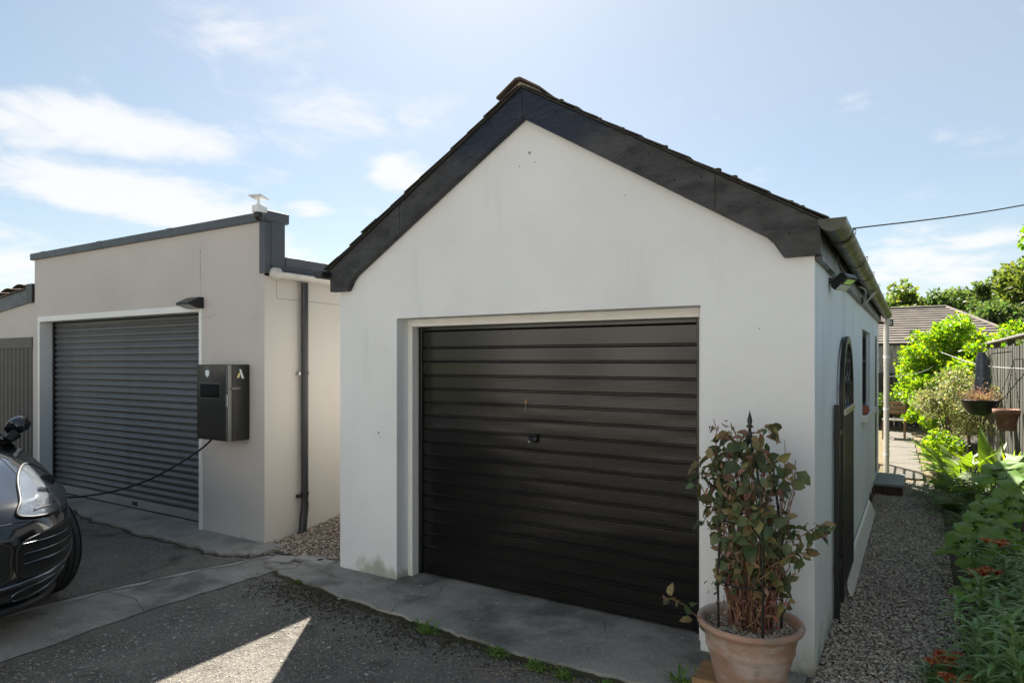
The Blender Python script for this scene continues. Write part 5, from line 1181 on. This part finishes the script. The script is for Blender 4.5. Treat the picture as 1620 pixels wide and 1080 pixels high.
# trees
def pos(px, Z_):
    X_ = (px-810)/1038*Z_; c_, s_ = math.cos(R(31.66)), math.sin(R(31.66)); return X_*c_-Z_*s_, X_*s_+Z_*c_
TG = 'trees beyond the bungalow'
for nm, lb, px, Z_, top, rad, lf, mm, cl, nn in (
    ('broadleaf_tree', 'rounded yellow-green tree behind the gutter end of the white garage', 1408, 42, 6.1, 2.2, .30, 'leaf_tree2', 36, 7500),
    ('broadleaf_tree', 'broad dark green tree above the left part of the bungalow roof', 1470, 44, 6.5, 2.6, .30, 'leaf_tree', 40, 8500),
    ('broadleaf_tree', 'broad green tree above the hip of the bungalow roof', 1520, 46, 6.75, 2.8, .30, 'leaf_tree', 42, 9000),
    ('broadleaf_tree', 'small pale green tree in the dip between two larger trees', 1440, 40, 5.1, 1.5, .26, 'leaf_tree2', 24, 5000),
    ('broadleaf_tree', 'dark tree in front of the distant white gable', 1556, 44, 6.0, 1.9, .30, 'leaf_tree', 32, 7000),
    ('broadleaf_tree', 'tall tree with loose airy crown standing above the board fence', 1606, 36, 6.7, 2.2, .28, 'leaf_tree', 46, 9500),
    ('broadleaf_tree', 'tall yellow-green tree just beyond the loose airy tree', 1650, 32, 6.6, 2.2, .26, 'leaf_tree2', 40, 9000),
    ('broadleaf_tree', 'dense round tree filling the view behind the bright shrub', 1600, 27, 4.2, 1.5, .2, 'leaf_tree', 30, 7000),
    ('broadleaf_tree', 'dark green tree low behind the bright shrub', 1560, 33, 4.6, 1.8, .24, 'leaf_tree', 30, 7000),
    ('broadleaf_tree', 'large green tree further right beyond the board fence', 1720, 34, 6.6, 2.6, .28, 'leaf_tree', 40, 8000)):
    x, y = pos(px, Z_); cz_ = top-rad*.95
    tree(nm, lb, 'tree', (x, y, -.03), top, (x, y, cz_), (rad, rad*.9, rad), cl, nn, lf, M[mm], .18, .30, TG)
# nearer sprig of foliage reaching into the sky at the right edge
x, y = pos(1650, 15)
tree('slender_tree', 'slender thin-leaved tree whose sprays hang in the open sky', 'tree', (x, y, -.03), 5.2, (x+.1, y, 4.55), (.75, .6, .55), 16, 420, .10, M['leaf_bright'], .035, .28, kite=False)
x, y = pos(1608, 20)
# service cable to the garage
cbx = MB(); a = pos(1330, 13); c_ = pos(1620, 15); e_ = pos(2000, 18)
cbx.tube(spline([(-2.26, 10.7, 3.55), (a[0], a[1], 4.30), (c_[0], c_[1], 5.27), (e_[0], e_[1], 7.4)], 10), .014, 6); tag(cbx.build('overhead_cable', M['cable']), 'dark overhead cable crossing the sky from behind the garage roof', 'cable')
pole = thing('cable_pole', 'wooden pole carrying the overhead cable beyond the garden fence', 'pole', (e_[0], e_[1], -.03))
MB().tube([(e_[0], e_[1], -.03), (e_[0], e_[1], 7.8)], [.14, .10], 12).build('shaft', M['bark'], pole); MB().tube([(e_[0], e_[1], 7.35), (e_[0], e_[1], 7.45)], .12, 12).build('collar', M['steel'], pole)
# ---------------------------------------------------------------- black car, nose towards the garages' corner
CY = R(-6.0)
hl_local = Vector((-.585, .86, 0)); hl_world = Vector((-5.07, 2.22, 0))
Rz = Matrix.Rotation(CY, 3, 'Z'); co = hl_world-Rz @ hl_local
car = thing('parked_car', 'glossy black sport utility car parked nose-on beside the roller shutter', 'car', (co.x, co.y, 0), rz=CY, local=True)
HWD = .955
def xf(y, z):                                   # front fascia: plan rounding and rake
    t = abs(y)/HWD; return -.60*t**5.5-.05*t*t-.16*max(0, (z-.62)/.22)**2-.10*max(0, (.42-z)/.2)**2
ZT = .84
def surf(a, s):
    """a in -1..1 across, s 0..1 fascia bottom to top, 1..2 bonnet to the cowl"""
    y = a*HWD
    if s <= 1:
        z = .22+(ZT-.22)*s; y2 = y*(1-.10*max(0, 1-s*2.2)**1.5); return Vector((xf(y, z), y2, z-.035*abs(a)**4*s))
    q = s-1; x0 = xf(y, ZT); x = x0+(-1.78-x0)*q; zz_ = ZT+.245*(1-(1-q)**1.8)*(1-.22*abs(a)**3)-.035*abs(a)**4*(1-q)+.035*math.exp(-((abs(a)-.74)/.13)**2)*math.sin(math.pi*min(1, q*1.15+.1))
    return Vector((x, y*(1-.03*q*abs(a)), zz_))
b = MB(); b.grid(lambda i, j: surf(-1+2*i, 2*j), 49, 57)
# flanks, from the bonnet edge down, with the wheel arch cut open at the front
for sg in (-1, 1):
    def flank(i, j):
        x = surf(sg, 1.0).x+(-4.75-surf(sg, 1.0).x)*i
        q = min(1, max(0, (x-surf(sg, 1).x)/(-1.78-surf(sg, 1).x))); ztop = surf(sg, 1+q).z if x > -1.78 else 1.045+.02*math.sin((x+1.78)*.8)
        zb_ = .24
        for wx in (-.98, -3.88):
            if abs(x-wx) < .42: zb_ = max(zb_, .37+math.sqrt(max(0, .42**2-(x-wx)**2)))
        z = ztop+(zb_-ztop)*j; yy = HWD*(1-.03*q)+.025*math.sin(math.pi*min(1, j))+(.0)
        return Vector((x, sg*yy, z))
    b.grid(flank, 90, 10)
b.grid(lambda i, j: Vector((-4.75-.12*math.sin(math.pi*j), (-1+2*i)*HWD*.97, .3+.78*j)), 9, 9)
body = b.build('body', M['car_paint'], car, recalc=True)
MB().box(-4.7, -.55, -.80, .80, .2, .5).build('underbody', M['car_trim'], car)
# greenhouse
gh = MB(); st = [(-1.62, .80, 1.06), (-2.35, .66, 1.56), (-2.9, .645, 1.66), (-3.9, .63, 1.62), (-4.7, .70, 1.10)]
def roof_fn(i, j):
    k = j*(len(st)-1); n_ = min(int(k), len(st)-2); f = k-n_; p, q = st[n_], st[n_+1]; x, w_, z = [p[m_]+(q[m_]-p[m_])*f for m_ in range(3)]
    a = -1+2*i; return Vector((x+.10*a*a*(-1 if n_ == 0 else 0), a*w_, z-.05*a*a))
MB().grid(lambda i, j: roof_fn(i, .0+.25*j), 13, 8).build('windscreen', M['window_glass'], car)
MB().grid(lambda i, j: roof_fn(i, .25+.75*j), 13, 14).build('roof', M['car_paint'], car)
for sg in (-1, 1):
    MB().grid(lambda i, j: Vector((-1.72-3.0*i, sg*(.93+(.66-.93)*j*math.sin(math.pi*min(1, .12+i*.95))**.4), 1.05+.52*j*math.sin(math.pi*min(1, .03+i*.97))**.55)), 16, 5).build('side_window', M['window_glass'], car)
    MB().tube(spline([(-1.70, sg*.825, 1.075), (-2.05, sg*.76, 1.33), (-2.38, sg*.68, 1.565), (-3.0, sg*.665, 1.645)]), .030, 8).build('pillar', M['car_paint'], car)
    MB().tube(spline([(-1.66, sg*.80, 1.085), (-2.02, sg*.735, 1.34), (-2.34, sg*.655, 1.57)]), .008, 6).build('pillar_trim', M['chrome'], car)
MB().tube([(-1.75, -.55, 1.11), (-1.80, .60, 1.11)], .008, 6).build('wiper', M['car_trim'], car)
# door mirrors
for sg in (-1, 1):
    m_ = MB(); m_.grid(lambda i, j: Vector((-1.98+.075*math.cos(2*math.pi*i)*math.sin(math.pi*j)*(1.25 if math.cos(2*math.pi*i) > 0 else .7)-.03, sg*(.925+.195*j)+0*i, 1.15+.078*math.sin(2*math.pi*i)*math.sin(math.pi*min(1, max(0, j)))**.55+.03*math.sin(j*2))), 19, 11)
    mi = m_.build('door_mirror', M['car_paint'], car)
    MB().tube([(-1.93, sg*.87, 1.03), (-1.96, sg*.94, 1.06), (-1.97, sg*1.0, 1.11)], [.04, .035, .05], 8).build('mirror_arm', M['car_trim'], mi)
# patches that follow the fascia
def patch(outline, n=11, off=.006):
    """fill a (y,s) outline with a surface lying just off the body"""
    def nrm(a, s):
        e = .01; p = surf(a, s); return ((surf(a+e, s)-p).cross(surf(a, s+e)-p)).normalized()
    cy_ = sum(p[0] for p in outline)/len(outline); cs_ = sum(p[1] for p in outline)/len(outline); K = len(outline); vs = []; 
    sg = 1
    for r_ in range(n+1):
        f = r_/n
        for (a, s) in outline:
            aa, ss = (cy_+(a-cy_)*f)/HWD, cs_+(s-cs_)*f; p = surf(aa, ss); q = nrm(aa, ss)
            if q.x < 0: q = -q
            o_ = off if callable(off) is False else off(f); vs.append(p+q*o_)
    fs = [(r_*K+k, r_*K+(k+1) % K, (r_+1)*K+(k+1) % K, (r_+1)*K+k) for r_ in range(n) for k in range(K)]
    return MB().add(vs, fs, True), vs[n*K:]
def closed_sp(p, k=5):
    P = [Vector((*q, 0)) for q in p]; out = []; n = len(P)
    for i in range(n):
        a, b_, c_, d = P[i-1], P[i], P[(i+1) % n], P[(i+2) % n]
        for j in range(k):
            t = j/k; v = .5*((2*b_)+(c_-a)*t+(2*a-5*b_+4*c_-d)*t*t+(3*b_-a-3*c_+d)*t**3); out.append((v.x, v.y))
    return out
for sg in (-1, 1):
    ol = closed_sp([(sg*y, s) for y, s in ((.50, .90), (.55, 1.03), (.63, 1.22), (.75, 1.36), (.84, 1.34), (.905, 1.15), (.915, .98), (.84, .90), (.66, .86))])
    m_, rim_ = patch(ol, 10, .004); hl = m_.build('headlight', M['lamp_reflector'], car, recalc=True); hl['label'] = 'clear rounded triangular headlight'
    m_, rim_ = patch(ol, 10, lambda f: .018-.010*f); m_.build('lens', M['clear_glass'], hl)
    MB().tube(rim_, .0085, 6, closed=True).build('bezel', M['car_trim'], hl)
    for yy, ss, r_ in ((.80, 1.14, .052), (.70, 1.05, .034)):
        c_ = surf(sg*yy/HWD, ss); MB().lathe([(r_, .0), (r_*.95, .012), (r_*.6, .004), (0, .010)], (c_.x+.008, c_.y, c_.z), 18, 'x').build('lamp', M['chrome' if r_ < .04 else 'car_trim'], hl)
    MB().tube([surf(sg*y/HWD, s)+Vector((.012, 0, .006)) for y, s in ((.60, .93), (.70, .93), (.80, .96), (.86, 1.0))], .006, 6).build('light_strip', M['chrome'], hl)
    # side intake with three blades
    ol = closed_sp([(sg*y, s) for y, s in ((.50, .33), (.47, .50), (.50, .66), (.70, .73), (.87, .74), (.895, .64), (.88, .44), (.82, .37), (.66, .34))], 4)
    m_, rim_ = patch(ol, 7, .003); it = m_.build('side_intake', M['dark_gap'], car); MB().tube(rim_, .008, 6, closed=True).build('surround', M['car_trim'], it)
    for k, s in enumerate((.46, .555, .65)):
        pts = [surf(sg*y/HWD, s+.035*(y-.5))+Vector((.016, 0, 0)) for y in (.50, .58, .66, .74, .80, .85)]
        m_ = MB(); vs = []
        for p in pts: vs += [p+Vector((0, 0, .010)), p+Vector((.012, 0, .004)), p+Vector((.004, 0, -.012))]
        m_.add(vs, [(3*i+a, 3*i+(a+1) % 3, 3*i+3+(a+1) % 3, 3*i+3+a) for i in range(len(pts)-1) for a in range(3)], True); m_.build('blade', M['car_slat'], it)
    ol = closed_sp([(sg*y, s) for y, s in ((.50, .10), (.50, .19), (.70, .235), (.84, .26), (.83, .19), (.66, .115))], 4)
    m_, rim_ = patch(ol, 5, .003); lw = m_.build('lower_intake', M['dark_gap'], car); MB().tube(rim_, .006, 6, closed=True).build('surround', M['car_slat'], lw)
    MB().tube([surf(sg*y/HWD, s)+Vector((.010, 0, 0)) for y, s in ((.30, .25), (.50, .27), (.66, .295), (.80, .33), (.88, .37), (.91, .42))], .014, 8).build('bumper_strip', M['car_slat'], car)
ol = closed_sp([(y, s) for y, s in ((-.40, .30), (-.44, .5), (-.40, .68), (0, .72), (.40, .68), (.44, .5), (.40, .30), (0, .27))], 4)
m_, rim_ = patch(ol, 6, .003); gr = m_.build('grille', M['dark_gap'], car); MB().tube(rim_, .008, 6, closed=True).build('surround', M['car_trim'], gr)
MB().tube([surf(-.4, .5)+Vector((.012, 0, 0)), surf(0, .5)+Vector((.012, 0, 0)), surf(.4, .5)+Vector((.012, 0, 0))], .012, 6).build('blade', M['car_slat'], gr)
MB().tube([surf(a/10, .02)+Vector((.02, 0, -.01)) for a in range(-9, 10)], .028, 8).build('lip', M['car_trim'], car)
for sg in (-1, 1):
    MB().tube([surf(sg*(.66+.06*k/12), 1.0+k/12)+Vector((0, 0, .001)) for k in range(13)], .0035, 5).build('bonnet_gap', M['dark_gap'], car)
    MB().tube([surf(sg*a, .845)+Vector((.001, 0, 0)) for a in (.2, .4, .55, .7, .8, .88, .94, .98)], .0035, 5).build('bumper_gap', M['dark_gap'], car)
MB().lathe([(0, .006), (.028, .006), (.032, 0)], (surf(0, .95).x+.004, 0, surf(0, .95).z), 16, 'x').build('badge', M['chrome'], car)
# wheels
def wheel(x, y, steer):
    sg = 1 if y > 0 else -1; w_ = .275; r_ = .378
    prof = [(.255, -w_/2+.02), (.30, -w_/2), (.352, -w_/2+.004), (.370, -w_/2+.022)]
    for k in range(5):
        a = -w_/2+.03+k*(w_-.06)/5; d = (w_-.06)/5; prof += [(r_, a), (r_, a+d*.78), (r_-.011, a+d*.80), (r_-.011, a+d*.98)]
    prof += [(r_, w_/2-.03), (.370, w_/2-.022), (.352, w_/2-.004), (.30, w_/2), (.255, w_/2-.02)]
    T = Matrix.Translation((x, y, r_)) @ Matrix.Rotation(steer, 4, 'Z')
    ty = MB().lathe(prof, (0, 0, 0), 64, 'y', smooth=False)
    wh = ty.move(T).build('wheel', M['tyre'], car)
    rm = MB().lathe([(.26, -.11), (.255, .0), (.262, .10), (.245, .11), (.235, .02), (0, .0)], (0, 0, 0), 36, 'y')
    for k in range(10):
        a = 2*math.pi*k/10; q = MB().box(-.016, .016, .05, .085, .03, .245); q.move(Matrix.Rotation(a, 4, 'Y')); rm.add(q.v, q.f)
    rm.lathe([(0, .09), (.05, .09), (.06, .05)], (0, 0, 0), 20, 'y')
    if sg < 0: rm.move(Matrix.Rotation(math.pi, 4, 'Z'))
    rm.move(T).build('rim', M['rim'], wh)
for x, y, s in ((-.98, .815, R(17)), (-.98, -.815, R(17)), (-3.88, .82, 0), (-3.88, -.82, 0)): wheel(x, y, s)
